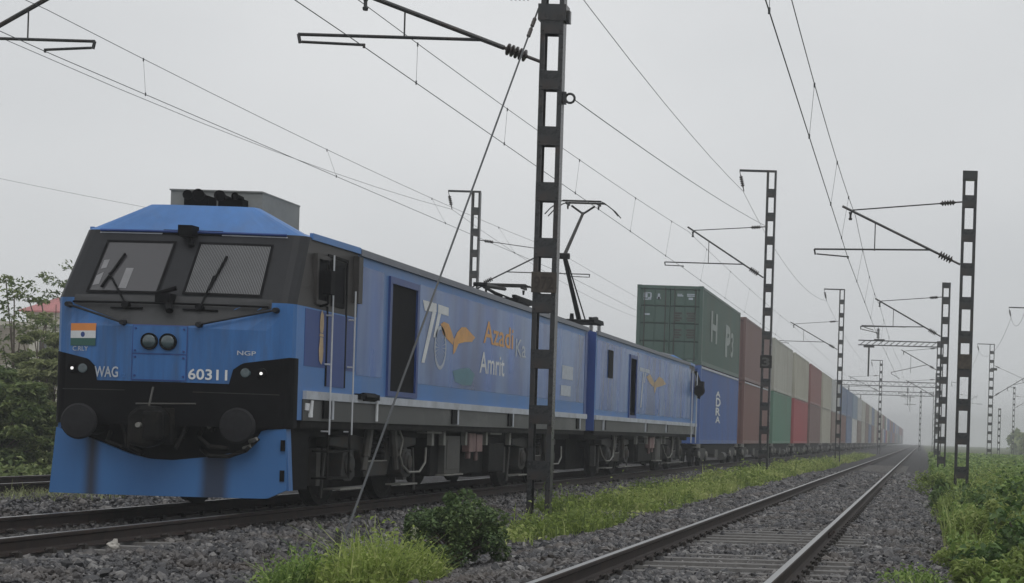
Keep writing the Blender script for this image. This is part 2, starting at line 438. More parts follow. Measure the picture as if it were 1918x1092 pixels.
def gn_scatter(name, P, rot, scl, sources, mats):
    me = bpy.data.meshes.new(name)
    me.vertices.add(len(P)); me.vertices.foreach_set('co', np.asarray(P, np.float32).ravel())
    a = me.attributes.new('rot', 'FLOAT_VECTOR', 'POINT'); a.data.foreach_set('vector', np.asarray(rot, np.float32).ravel())
    a = me.attributes.new('scl', 'FLOAT_VECTOR', 'POINT'); a.data.foreach_set('vector', np.asarray(scl, np.float32).ravel())
    for m_ in mats: me.materials.append(m_)
    o = link(name, me)
    ng = bpy.data.node_groups.new(name, 'GeometryNodeTree')
    ng.interface.new_socket('Geometry', in_out='INPUT', socket_type='NodeSocketGeometry')
    ng.interface.new_socket('Geometry', in_out='OUTPUT', socket_type='NodeSocketGeometry')
    gi, go = ng.nodes.new('NodeGroupInput'), ng.nodes.new('NodeGroupOutput')
    ip = ng.nodes.new('GeometryNodeInstanceOnPoints'); ip.inputs['Pick Instance'].default_value = True
    jn = ng.nodes.new('GeometryNodeJoinGeometry')
    for s_ in sources:
        oi_ = ng.nodes.new('GeometryNodeObjectInfo'); oi_.inputs['Object'].default_value = s_; oi_.inputs['As Instance'].default_value = True
        ng.links.new(oi_.outputs['Geometry'], jn.inputs[0])
    ra = ng.nodes.new('GeometryNodeInputNamedAttribute'); ra.data_type = 'FLOAT_VECTOR'; ra.inputs['Name'].default_value = 'rot'
    sa = ng.nodes.new('GeometryNodeInputNamedAttribute'); sa.data_type = 'FLOAT_VECTOR'; sa.inputs['Name'].default_value = 'scl'
    ng.links.new(gi.outputs[0], ip.inputs['Points']); ng.links.new(jn.outputs[0], ip.inputs['Instance'])
    ng.links.new(ra.outputs['Attribute'], ip.inputs['Rotation']); ng.links.new(sa.outputs['Attribute'], ip.inputs['Scale'])
    ng.links.new(ip.outputs[0], go.inputs[0])
    md = o.modifiers.new('scatter', 'NODES'); md.node_group = ng
    return o

def scatter_area(x0, x1, y0, y1, dens):
    k = int((x1 - x0) * (y1 - y0) * dens)
    return np.column_stack([rng.uniform(x0, x1, k), rng.uniform(y0, y1, k)])

zones = [(-8.5, 0.55, 13.2, 22, 720, 1.0), (-8.5, 0.55, 22, 31, 540, 1.05), (-8.5, 0.55, 31, 44, 290, 1.25), (-8.5, 0.55, 44, 70, 90, 1.7),
         (-10.5, -8.5, 13.2, 21, 480, 1.0), (-15.3, -10.5, 14, 34, 260, 1.15)]
PS, SS = [], []
GZX = np.array([p[0] for p in PROF]); GZZ = np.array([p[1] for p in PROF])
for x0, x1, y0, y1, dn, sz in zones:
    p = scatter_area(x0, x1, y0, y1, dn)
    PS.append(p); SS.append(np.full(len(p), sz))
P2 = np.vstack(PS); SZ = np.concatenate(SS)
keep = np.ones(len(P2), bool)
for cx in (TRK_L, TRK_R, TRK_F):            # leave the rails themselves clear
    for s_ in (-1, 1):
        keep &= np.abs(P2[:, 0] - (cx + s_ * RG)) > 0.105
P2, SZ = P2[keep], SZ[keep]
lump = np.array([noise.noise((x * 0.7, y * 0.45, 3.1)) for x, y in P2])
on_track = (np.abs(P2[:, 0] - TRK_R) < 1.36) | (np.abs(P2[:, 0] - TRK_L) < 1.36)
zst = np.interp(P2[:, 0], GZX, GZZ) + rng.uniform(-0.040, 0.024, len(P2)) + np.where(on_track, 0.036 * lump + 0.004, 0.03 * lump)
zst -= np.where(on_track, .055 * np.exp(-((P2[:, 1] - 21.6) / 1.3) ** 2) * (P2[:, 0] > TRK_R - 1) + .045 * np.exp(-((P2[:, 1] - 16.8) / 1.1) ** 2), 0)
size = SZ * rng.gamma(5.0, 1 / 5.0, len(P2)) * 0.0295
scl = np.column_stack([size * rng.uniform(.8, 1.25, len(P2)), size * rng.uniform(.8, 1.25, len(P2)), size * rng.uniform(.7, 1.1, len(P2))])
rot = rng.uniform(0, 6.283, (len(P2), 3))
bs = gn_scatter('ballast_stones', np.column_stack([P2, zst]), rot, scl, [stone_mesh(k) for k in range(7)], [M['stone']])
tag(bs, 'loose grey crushed stone ballast around the rails', 'ballast', kind='stuff')

# ------------------------------------------------------------------ tracks
RAILP = [(-.068, -.172), (.068, -.172), (.068, -.160), (.020, -.146), (.009, -.125), (.009, -.055), (.036, -.036), (.037, -.012), (.030, -.002), (.018, 0), (-.018, 0), (-.030, -.002), (-.037, -.012), (-.036, -.036), (-.009, -.055), (-.009, -.125), (-.020, -.146), (-.068, -.160)]
slp = MB()
slp.add([(-1.37, -.11, -.40), (1.37, -.11, -.40), (1.37, .11, -.40), (-1.37, .11, -.40), (-1.37, -.085, -.187), (1.37, -.085, -.187), (1.37, .085, -.187), (-1.37, .085, -.187)],
        [(0, 3, 2, 1), (4, 5, 6, 7), (0, 1, 5, 4), (1, 2, 6, 5), (2, 3, 7, 6), (3, 0, 4, 7)])
SLEEPER = slp.mesh('sleeper', M['sleeper'])
clp = MB()
for s_ in (-1, 1):
    for q in (-1, 1):
        xx = s_ * RG + q * 0.085
        clp.path([(xx - .03, -.05, -.172), (xx - .02, -.045, -.145), (xx + .02, 0, -.135), (xx + .02, .045, -.145), (xx - .03, .05, -.172)], 0.013, 6)
        clp.box(xx - .018 + q * .03, xx + .018 + q * .03, -.035, .035, -.187, -.140)

def track(cx, y0, y1, ys0, ys1, label):
    t = empty('railway_track', (cx, y0, 0))
    tag(t, label, 'track')
    for s_ in (-1, 1):
        mbr = MB()
        mbr.extr(RAILP, 0, y1 - y0)
        for k in range(len(mbr.f)):
            if k in (8, 9, 10): mbr.m[k] = 1
        mbr.build('rail', [M['rail_side'], M['rail_head']], t, (s_ * RG, 0, 0))
    cl = []
    y = ys0
    while y < ys1:
        so = link('sleeper', SLEEPER, t, (0, y - y0, 0))
        cl.append(y - y0)
        y += 0.6
    mbc = MB()
    for yy in cl:
        if yy + y0 < 45: mbc.add([(a_, b_ + yy, c_) for a_, b_, c_ in clp.v], clp.f)
    tag(mbc.build('rail_clips', M['clip'], t), kind='stuff')
    return t
track(TRK_R, 2, 900, 13.5, 90, 'empty broad gauge track curving off nearest the camera, right of the train')
track(TRK_L, 2, 900, 12.2, 70, 'track with the blue locomotive and container train standing on it')
track(TRK_F, 2, 900, 20, 48, 'farthest track, seen low at the left edge beyond the locomotive')

# fish plate joints on the right-hand rail of the empty track
mb = MB()
for y in (21.5,):
    for q in (-1, 1):
        mb.box(q * .010, q * .030, y - .45, y + .45, -.128, -.058)
        for k in range(4):
            mb.lathe((q * .03, y - .36 + .24 * k, -.093), (q, 0, 0), [(0, .018), (.022, .016)], 6)
jt = mb.build('fish_plate', M['rail_side'], None, (TRK_R + RG, 0, 0))
tr_obj = [o for o in bpy.data.objects if o.name == 'railway_track'][0]
jt.parent = tr_obj; jt.location = (RG, -2, 0)

# ------------------------------------------------------------------ locomotive
def lerp(a, b_, t_): return a + (b_ - a) * t_
SF = 1.34      # flat half width of the nose before the corner radius
def cab_y(z):      # front line at the nose edge
    return 0.0 if z < 2.66 else lerp(0.0, 0.53, (z - 2.66) / 0.92)
def cab_b(z):      # how far the nose bulges forward on the centre line
    if z < 2.30: return 0.36
    if z < 2.66: return lerp(0.36, 0.13, (z - 2.30) / 0.36)
    return lerp(0.13, 0.06, min(1, (z - 2.66) / 0.92))
def cab_w(z):
    return 1.0 if z < 2.66 else lerp(1.0, 0.955, (z - 2.66) / 0.92)
def front_pt(s_, z, off=0.0):
    """s_ runs along the nose in plan: flat front to +-SF, then corner radius, then the side"""
    a = abs(s_); sg = 1 if s_ >= 0 else -1
    rr = 0.15
    arc = rr * math.pi / 2
    y0 = cab_y(z); w = cab_w(z)
    if a <= SF:
        return (s_ * w, y0 - cab_b(z) * (1 - (s_ / SF) ** 2) - off, z)
    if a <= SF + arc:
        th = (a - SF) / rr
        return (sg * (SF * w + (rr + off) * math.sin(th)), y0 + rr - (rr + off) * math.cos(th), z)
    d = a - SF - arc
    return (sg * (SF * w + rr + off), y0 + rr + d, z)

def strip(mbx, st, off, thick=0.0, nz=4, mi=0):
    """st: list of (s, zlo, zhi); a sheet that follows the nose"""
    b0 = len(mbx.v)
    for s_, a, c in st:
        for k in range(nz + 1):
            mbx.v.append(front_pt(s_, lerp(a, c, k / nz), off))
    for i in range(len(st) - 1):
        for k in range(nz):
            p = b0 + i * (nz + 1) + k
            mbx.f.append([p, p + nz + 1, p + nz + 2, p + 1]); mbx.m.append(mi)
    return mbx

def stations(a, c, nseg, zlo, zhi):
    out = []
    for i in range(nseg + 1):
        s_ = lerp(a, c, i / nseg)
        out.append((s_, zlo(s_) if callable(zlo) else zlo, zhi(s_) if callable(zhi) else zhi))
    return out

def text_mesh(body, size=1.0, bold=0.0, spacing=1.0):
    cu = bpy.data.curves.new('txt', 'FONT')
    cu.body = body; cu.size = size; cu.offset = bold; cu.space_character = spacing
    cu.resolution_u = 3
    ob = bpy.data.objects.new('txt', cu)
    COL.objects.link(ob)
    dg = bpy.context.evaluated_depsgraph_get()
    me = bpy.data.meshes.new_from_object(ob.evaluated_get(dg))
    bpy.data.objects.remove(ob)
    co = [v.co.copy() for v in me.vertices]
    fs = [list(p.vertices) for p in me.polygons]
    bpy.data.meshes.remove(me)
    w = max(c.x for c in co); h = max(c.y for c in co); x0 = min(c.x for c in co)
    return [(c.x - x0, c.y) for c in co], fs, w - x0, h

def nose_text(body, s0, z0, w, h, mat, parent, bold=0.01):
    co, fs, tw, th = text_mesh(body, 1.0, bold)
    mbx = MB()
    mbx.add([front_pt(s0 + x / tw * w, z0 + y / th * h, 0.008) for x, y in co], fs)
    return mbx.build('marking', mat, parent)

def side_text(body, y0, z0, w, h, xoff, mat, parent, name='marking', bold=0.0, shear=0.0):
    co, fs, tw, th = text_mesh(body, 1.0, bold)
    mbx = MB()
    mbx.add([(xoff, y0 + x / tw * w + y / th * h * shear, z0 + y / th * h) for x, y in co], fs)
    return mbx.build(name, mat, parent)

HB = 1.49     # body half width
SB, ST = 1.20, 3.58
def loco_shell(mbx, L):
    zs = [1.20, 1.62, 2.0, 2.30, 2.48, 2.66, 2.9, 3.2, 3.58]
    half = [0, .35, .7, 1.0, 1.2, 1.34, 1.34 + .078, 1.34 + .157, 1.34 + .236]
    sv = [-h for h in reversed(half[1:])] + half
    rings = []
    for z in zs:
        ring = [(-HB, L, z), (-HB, 2.3, z)] + [front_pt(s_, z) for s_ in sv] + [(HB, 2.3, z), (HB, L, z)]
        rings.append(ring)
    n_ = len(rings[0])
    for k, ring in enumerate(rings): mbx.v += ring
    for k in range(len(rings) - 1):
        for i in range(n_ - 1):
            mbx.f.append([k * n_ + i, k * n_ + i + 1, (k + 1) * n_ + i + 1, (k + 1) * n_ + i])
            upper = k >= 5
            sidepart = i in (1, 2, n_ - 3, n_ - 2)
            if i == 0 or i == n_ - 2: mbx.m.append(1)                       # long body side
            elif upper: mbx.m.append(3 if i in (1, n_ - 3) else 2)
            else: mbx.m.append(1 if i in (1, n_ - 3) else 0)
        mbx.f.append([k * n_ + n_ - 1, k * n_, (k + 1) * n_, (k + 1) * n_ + n_ - 1]); mbx.m.append(4)
    # roof: chamfer up to a flat
    b0 = len(mbx.v); top = rings[-1]
    ins = []
    for (x, y, z) in top:
        ny = y if y > L - .01 else max(y + 0.20 * (1 - min(1, max(0, (y - .6) / 1.6))), 0.70)
        ins.append((max(-.70, min(.70, x * .5 if abs(x) > 1.3 else x * .52)), ny, 3.82 if ny > 2.25 else 3.95))
    mbx.v += ins
    k = len(rings) - 1
    for i in range(n_ - 1):
        mbx.f.append([k * n_ + i, k * n_ + i + 1, b0 + i + 1, b0 + i]); mbx.m.append(5 if i not in (0, n_ - 2) else 6)
    mbx.f.append([b0 + i for i in range(n_)]); mbx.m.append(6)
    mbx.f.append([k * n_ + n_ - 1, k * n_, b0, b0 + n_ - 1]); mbx.m.append(4)

def wheelset(parent, y, flip, rad=0.61):
    for s_ in (-1, 1):
        w = MB()
        w.lathe((s_ * (RG - .07), y, rad), (s_, 0, 0), [(0, rad + .03), (.03, rad + .028), (.036, rad), (.135, rad - .01), (.135, rad - .09), (.10, rad - .13), (.10, .22), (.13, .16), (.16, .15)], 28)
        w.build('wheel', M['under'], parent, flip=flip)
    a = MB(); a.tube((-RG + .05, y, rad), (RG - .05, y, rad), .09, .09, 10); a.build('axle', M['under'], parent, flip=flip)

def bogie(root, yc, flip):
    bo = empty('bogie', (0, 0, 0)); bo.parent = root
    wb = 1.3
    for s_ in (-1, 1):
        x0, x1 = (1.06, 1.26) if s_ > 0 else (-1.26, -1.06)
        f = MB()
        # side frame: dropped centre with two sloping arms
        f.extx([(yc - 1.9, .86), (yc - 1.9, .98), (yc - .95, 1.02), (yc - .52, .98), (yc - .36, .62), (yc + .36, .62), (yc + .52, .98), (yc + .95, 1.02), (yc + 1.9, .98), (yc + 1.9, .86),
                (yc + 1.0, .80), (yc + .72, .78), (yc + .5, .40), (yc - .5, .40), (yc - .72, .78), (yc - 1.0, .80)], x0, x1)
        f.build('side_frame', M['bogie'], bo, flip=flip, bevel=.015)
        for q in (-1, 1):
            a = MB()
            a.extx([(yc + q * wb - .28, .43), (yc + q * wb - .2, .80), (yc + q * wb + .2, .80), (yc + q * wb + .28, .43), (yc + q * wb + .12, .36), (yc + q * wb - .12, .36)], x0 + .01 * s_, x1 + .05 * s_)
            a.lathe((s_ * 1.27, yc + q * wb, .60), (s_, 0, 0), [(0, .17), (.06, .165), (.08, .12), (.10, .11)], 16)
            a.build('axle_box', M['bogie'], bo, flip=flip, bevel=.01)
            c = MB()
            for k in range(6):
                c.lathe((s_ * 1.16, yc + q * .26, .64 + .085 * k), (0, 0, 1), [(0, .10), (.03, .135), (.05, .135), (.08, .10)], 12)
            c.build('coil_spring', M['under'], bo, flip=flip)
            d = MB()
            d.tube((s_ * 1.33, yc + q * .72, .50), (s_ * 1.33, yc + q * .50, 1.15), .045, .045, 8)
            d.tube((s_ * 1.33, yc + q * .65, .70), (s_ * 1.33, yc + q * .52, 1.10), .065, .065, 8)
            d.build('damper', M['grime'], bo, flip=flip)
            e = MB()
            e.box(s_ * 1.12, s_ * 1.36, yc + q * wb - .42, yc + q * wb + .42, .24, .265)
            e.build('step_plate', M['edge'], bo, flip=flip)
            bk = MB()
            bk.box(s_ * .98, s_ * 1.10, yc + q * (wb + .50), yc + q * (wb + .66), .30, .82)
            bk.tube((s_ * 1.2, yc + q * (wb + .62), .82), (s_ * 1.2, yc + q * (wb + .74), .14), .022, .022, 6)
            bk.build('brake_gear', M['grime'], bo, flip=flip)
        ed = MB(); ed.box(s_ * 1.06, s_ * 1.275, yc - .47, yc + .47, .622, .64); ed.build('frame_ledge', M['edge'], bo, flip=flip)
        hz = MB()
        hz.path([(s_ * 1.35, yc + .75, 1.12), (s_ * 1.38, yc + .86, .95), (s_ * 1.36, yc + .80, .72), (s_ * 1.37, yc + .92, .55), (s_ * 1.36, yc + 1.25, .44), (s_ * 1.36, yc + 1.8, .44), (s_ * 1.34, yc + 2.15, .58), (s_ * 1.3, yc + 2.3, .82)], .018, 6)
        hz.build('brake_hose', M['edge'], bo, flip=flip)
    t = MB(); t.box(-1.0, 1.0, yc - .5, yc + .5, .45, .95); t.box(-.8, .8, yc - 1.8, yc + 1.8, .75, .95); t.build('bolster', M['under'], bo, flip=flip)
    for q in (-1, 1): wheelset(bo, yc + q * wb, flip)

def loco(Y0, L, front, label):
    flip = None if front else L
    root = empty('electric_locomotive', (TRK_L, Y0, 0))
    tag(root, label, 'locomotive', 'twin sections of the blue locomotive')
    s = MB(); loco_shell(s, L)
    s.build('body', [M['blue'], M['blue_side'], M['cabgrey'], M['cabside'], M['navy'], M['roofblue'], M['gutter']], root, flip=flip)
    for sd in (1, -1):
        g = MB(); g.box(sd * (HB - .02), sd * (HB + .045), 2.32, L - .05, 3.53, 3.625); g.build('roof_gutter', M['gutter'], root, flip=flip)
        g = MB(); g.bar((sd * 1.43, .72, 3.595), (sd * (HB + .01), 2.31, 3.595), .05, .085); g.build('cab_gutter', M['roofblue'], root, flip=flip)
        g = MB(); g.box(sd * (HB - .05), sd * (HB + .05), .42, L - .03, 1.472, 1.58); g.build('sole_stripe', M['stripe'], root, flip=flip)
        g = MB(); g.box(sd * (HB - .1), sd * (HB + .02), .40, L - .03, 1.195, 1.470); g.build('sole_bar', M['sill'], root, flip=flip)
        g = MB(); g.box(sd * (HB - .25), sd * (HB - .002), .38, L - .05, 1.10, 1.19); g.build('under_rail', M['under'], root, flip=flip)
    for sd in (1, -1):
        for y in (1.05, 6.9, 10.6, 16.7):
            g = MB(); g.box(sd * (HB + .022), sd * (HB + .05), y, y + .26, 1.23, 1.47); g.build('jacking_pocket', M['black'], root, flip=flip)
            g = MB(); g.box(sd * (HB + .022), sd * (HB + .06), y + .27, y + .33, 1.22, 1.48); g.build('jacking_bracket', M['stripe'], root, flip=flip)
    # underframe equipment
    g = MB(); g.box(-1.2, 1.2, .5, L - .4, .98, 1.195); g.build('underframe', M['under'], root, flip=flip)
    g = MB(); g.box(-1.25, 1.25, 6.65, 11.1, .34, 1.0); g.build('transformer_tank', M['under'], root, flip=flip, bevel=.03)
    g = MB(); g.box(1.24, 1.36, 7.1, 8.0, .38, 1.02); g.box(1.362, 1.37, 7.2, 7.9, .45, .95); g.build('equipment_box', M['grime'], root, flip=flip, bevel=.01)
    g = MB(); g.box(1.22, 1.40, 7.0, 8.1, .345, .372); g.build('box_ledge', M['edge'], root, flip=flip)
    g = MB(); g.box(1.26, 1.40, 8.45, 8.86, .74, 1.08); g.box(1.26, 1.40, 8.94, 9.3, .74, 1.06); g.tube((1.33, 8.6, .74), (1.33, 8.6, .62), .05); g.tube((1.33, 9.1, .74), (1.33, 9.1, .58), .04)
    g.build('valve_box', M['pinkbox'], root, flip=flip, bevel=.012)
    g = MB()
    for y in (6.3, 6.95, 8.25, 9.6, 11.3): g.box(1.30, 1.38, y, y + .12, .86, 1.10)
    for y in (5.9, 9.75): g.box(1.25, 1.42, y, y + .8, 1.06, 1.095)
    g.build('hanger_bracket', M['edge'], root, flip=flip)
    g = MB(); g.box(1.1, 1.36, 9.9, 11.0, .36, .90); g.build('battery_box', M['under'], root, flip=flip, bevel=.02)
    for ya, yb in ((1.2, 6.6), (11.15, L - .6)):
        g = MB(); g.box(-.70, .70, ya, yb, .22, .99); g.build('motor_filler', M['under'], root, flip=flip)  # plain filler in place of the motors, added to block light under the body
    bogie(root, 3.95, flip); bogie(root, 13.9, flip)
    # roof gear
    g = MB()
    for y in np.arange(3.6, L - 1, 2.2): g.box(-.62, .62, y, y + 1.5, 3.822, 3.86)
    g.build('roof_hatch', M['gutter'], root, flip=flip, bevel=.02)
    return root

def panto(root, y, up):
    p = empty('pantograph', (0, 0, 0 if up else -.14)); p.parent = root
    g = MB()
    g.box(-.55, .55, y - .6, y + .7, 4.12, 4.19); g.box(-.5, -.42, y - .7, y + .9, 4.19, 4.25); g.box(.42, .5, y - .7, y + .9, 4.19, 4.25)
    for sx in (-.45, .45):
        for sy in (-.5, .55):
            for k in range(10): g.lathe((sx, y + sy, 3.84 + k * .028), (0, 0, 1), [(0, .04), (.01, .065), (.02, .04)], 8)
    if up: g.tube((.3, y + .4, 4.25), (.3, y + .9, 4.32), .08, .06); g.tube((-.3, y + .5, 4.2), (-.3, y + .5, 4.42), .07, .05)
    g.build('pantograph_base', M['black'], p)
    if up:
        base = Vector((0, y, 4.25)); knee = Vector((0, y - 2.0, 5.72)); head = Vector((0, y + .15, 7.36))
    else:
        base = Vector((0, y, 4.25)); knee = Vector((0, y - 1.7, 4.36)); head = Vector((0, y + .3, 4.45))
    g = MB(); g.tube(base, knee, .07 if up else .04, .05 if up else .03, 10); g.tube(base + Vector((.12, .25, 0)), knee + Vector((.05, .1, -.06)), .02); g.build('lower_arm', M['black'], p)
    g = MB(); g.lathe(knee - Vector((.14, 0, 0)), (1, 0, 0), [(0, .08 if up else .045), (.28, .08 if up else .045)], 12); g.build('knee_joint', M['black'], p)
    g = MB()
    g.tube(knee, head - Vector((0, 0, .22)) if up else head, .05, .04, 8)
    if up:
        g.tube(head - Vector((0, 0, .24)), head + Vector((-.32, 0, -.02)), .028); g.tube(head - Vector((0, 0, .24)), head + Vector((.32, 0, -.02)), .028)
    g.build('upper_arm', M['bogie'], p)
    g = MB()
    for dy in (-.2, .2):
        pts = [(-1.0, -.30), (-.85, -.13), (-.62, .04), (-.5, .09), (.5, .09), (.62, .04), (.85, -.13), (1.0, -.30)]
        g.path([(a, head.y + dy, head.z + c) for a, c in pts], .016, 6)
        g.box(-.52, .52, head.y + dy - .025, head.y + dy + .025, head.z + .06, head.z + .105)
    g.box(-.45, -.40, head.y - .2, head.y + .2, head.z, head.z + .05); g.box(.40, .45, head.y - .2, head.y + .2, head.z, head.z + .05)
    for a in (-.42, .42): g.tube((a, head.y, head.z - .02), (a, head.y, head.z - .12), .03, .02)
    g.build('collector_head', M['bogie'], p)
    return p

# ---- front section, with the cab towards the camera
LA = 17.8
la = loco(20.3, LA, True, 'front section of the blue twin locomotive, cab with windscreens facing the camera')
panto(la, 15.6, False)

# black band, lamp pockets
mb = MB()
def blk_hi(s_):
    a = abs(s_)
    if a < 0.82: return 1.62
    if a < 0.86: return lerp(1.62, 1.80, (a - .82) / .04)
    if a < 0.96: return lerp(1.80, 1.885, (a - .86) / .10)
    return lerp(1.885, 1.98, min(1, (a - .96) / .5))
strip(mb, stations(-1.66, 1.66, 83, 1.08, blk_hi), 0.006, nz=3)
mb.build('buffer_beam_panel', M['black'], la)
mb = MB(); mb.box(-1.40, 1.40, .10, .9, .30, 1.10); mb.build('draft_box', M['black'], la)
mb = MB()
for a, c in ((-1.36, -.42), (.42, 1.36)): strip(mb, stations(a, c, 10, 1.500, 1.512), 0.012, nz=1)
mb.build('beam_seam', M['bogie'], la)
# dark grey shelf below the windscreens, dropping to a trapezium
def vlo(s_):
    a = abs(s_)
    return 2.32 if a < .38 else lerp(2.32, 2.58, (a - .38) / .86)
mb = MB(); strip(mb, stations(-1.24, 1.24, 24, vlo, 2.70), 0.005, nz=5); mb.build('windscreen_shelf', M['shelf'], la)
# windscreens
for (a, c, barsn) in ((-1.08, -.19, 0), (.17, 1.08, 30)):
    w = MB(); strip(w, stations(a, c, 8, 2.755, 3.415), 0.006, nz=3); wo = w.build('windscreen', M['glass'], la, smooth=True)
    fr = MB()
    for (p, q, zl, zh) in ((a - .03, c + .03, 2.725, 2.757), (a - .03, c + .03, 3.413, 3.44), (a - .03, a + .004, 2.757, 3.413), (c - .004, c + .03, 2.757, 3.413)):
        strip(fr, stations(p, q, 8, zl, zh), 0.016, nz=3)
    fr.build('windscreen_frame', M['black'], wo)
    g = MB()
    if not barsn: continue
    nb = 46
    for i in range(nb):
        s_ = a + (c - a) * (i + .5) / nb
        wd = .0042
        strip(g, [(s_ - wd, 2.76, 3.41), (s_ + wd, 2.76, 3.41)], 0.012, nz=4)
    tag(g.build('windscreen_grille', M['bars'] if barsn else M['grime'], wo), kind='stuff')
# painted reflections of a driver's blind and white card, pale strips on left pane
g = MB(); strip(g, stations(-.70, -.60, 2, 2.79, 3.06), 0.009, nz=2); g.build('card_reflection', M['reflect_grey'], la)
g = MB(); strip(g, [(-1.06, 2.82, 2.95), (-.98, 2.84, 3.0)], 0.009, nz=2); strip(g, [(-1.04, 3.04, 3.16), (-.97, 3.06, 3.17)], 0.009, nz=2); g.build('pane_reflection', M['reflect_grey'], la)
# wipers
for s0, s1, sb in ((-.92, -.84, -.50), (.46, .50, .42)):
    g = MB()
    p0 = Vector(front_pt(sb, 2.56, .03)); p1 = Vector(front_pt((s0 + s1) / 2, 2.98, .045))
    g.tube(p0, p1, .012); g.tube(front_pt(s0, 2.80, .03), front_pt(s1 + .06, 3.25, .03), .016)
    g.lathe(p0, (0, -1, .2), [(-.02, .05), (.05, .045)], 10); g.tube(front_pt(sb - .2, 2.53, .03), front_pt(sb + .22, 2.53, .03), .012)
    g.build('wiper', M['black'], la)
# grab rails on the nose
g = MB()
for sg in (-1, 1):
    g.tube(front_pt(sg * .47, 2.34, .06), front_pt(sg * 1.30, 2.565, .06), .014)
    g.lathe(front_pt(sg * .47, 2.34, 0), (0, -1, 0), [(0, .04), (.08, .032)], 8); g.lathe(front_pt(sg * 1.30, 2.565, 0), (0, -1, 0), [(0, .04), (.08, .032)], 8)
g.build('nose_handrail', M['cabgrey'], la)
g = MB(); g.path([front_pt(s_, 2.60, .055) for s_ in np.linspace(-1.22, 1.22, 13)], .015)
for s_ in (-1.2, -.4, .4, 1.2): g.tube(front_pt(s_, 2.60, 0), front_pt(s_, 2.60, .055), .012)
g.build('windscreen_handrail', M['black'], la)
g = MB(); g.path([front_pt(s_, 3.57, .03) for s_ in np.linspace(-1.25, 1.25, 13)], .018); g.build('roof_handrail', M['navy'], la)
# lights and cameras
g = MB(); strip(g, stations(-1.26, 1.26, 20, 3.535, 3.550), .006, nz=1); g.build('brow_trim', M['stripe'], la)
g = MB(); strip(g, stations(-.40, .40, 10, 3.53, 3.60), .006, nz=1); g.box(-.10, .08, .26, .46, 3.50, 3.64); g.tube((0, .38, 3.52), (.06, .30, 3.38), .04); g.build('front_camera', M['black'], la)
g = MB(); g.box(-.10, .08, -.30, -.12, 2.60, 2.72); g.tube((.04, -.24, 2.62), (.10, -.33, 2.50), .05, .045); g.tube((-.12, -.2, 2.72), (.1, -.16, 2.80), .03); g.build('lower_camera', M['black'], la)
g = MB(); strip(g, stations(-.33, .33, 8, 1.97, 2.305), .010, nz=3); strip(g, stations(-.33, .33, 8, 1.645, 1.955), .008, nz=3)
hp = g.build('headlight_panel', M['blue'], la)
g = MB()
for zz in (1.635, 1.955, 2.31): strip(g, stations(-.34, .34, 8, zz, zz + .011), .0125, nz=1)
for ss in (-.342, .33): strip(g, [(ss, 1.64, 2.32), (ss + .012, 1.64, 2.32)], .0125, nz=2)
g.build('panel_seam', M['navy'], hp)
for ss in (-.30, .30):
    for zz in (1.69, 1.92, 2.0, 2.275):
        g = MB(); g.lathe(front_pt(ss, zz, .008), (0, -1, 0), [(0, .016), (.012, .013)], 8); g.build('panel_bolt', M['navy'], hp)
for s_ in (-.115, .115):
    g = MB(); c = front_pt(s_, 2.115, 0)
    g.lathe(c, (0, -1, 0), [(0, .105), (.035, .105), (.04, .098), (.03, .088)], 22, 0); h_ = g.build('headlight', M['black'], la, smooth=False)
    g = MB(); g.lathe((c[0], c[1] - .026, c[2]), (0, -1, 0), [(0, .088), (.012, .075), (.02, .04), (.022, .005)], 20); g.build('lens', M['lamp'], h_, smooth=True)
for s_, zz in ((-1.20, 1.765), (1.17, 1.765)):
    g = MB(); c = front_pt(s_, zz, .004); g.lathe(c, (0, -1, 0), [(0, .07), (.03, .068), (.034, .05)], 14); ml = g.build('marker_light', M['black'], la)
    g = MB(); g.lathe((c[0], c[1] - .03, c[2]), (0, -1, 0), [(0, .022), (.012, .016)], 10); g.build('bulb', M['led'], ml)
    g = MB(); c2 = front_pt(s_ + (.17 if s_ < 0 else -.17), zz, .004); g.lathe(c2, (0, -1, 0), [(0, .06), (.03, .058), (.032, .045)], 14); g.build('tail_light', M['lamp'], la)
# flag
for k, (mt, z0, z1) in enumerate(((M['saffron'], 2.235, 2.328), (M['white'], 2.142, 2.235), (M['flaggreen'], 2.048, 2.142))):
    g = MB(); strip(g, stations(-1.26, -.86, 4, z0, z1), .007, nz=1); g.build('flag_band', mt, la)
g = MB(); c = [front_pt(-1.06 + .034 * math.cos(t_), 2.188 + .034 * math.sin(t_), .009) for t_ in np.linspace(0, 6.283, 13)[:-1]]; g.add(c, [tuple(range(12))]); g.build('flag_wheel', M['navy'], la)
nose_text('C.RLY', -1.22, 1.985, .25, .055, M['palewhite'], la)
nose_text('NGP', .90, 1.985, .20, .055, M['palewhite'], la)
nose_text('WAG', -.86, 1.665, .34, .13, M['palewhite'], la, .018)
nose_text('12', -.50, 1.665, .08, .05, M['blue_side'], la, .01)
nose_text('60311', .36, 1.665, .44, .13, M['white'], la, .018)

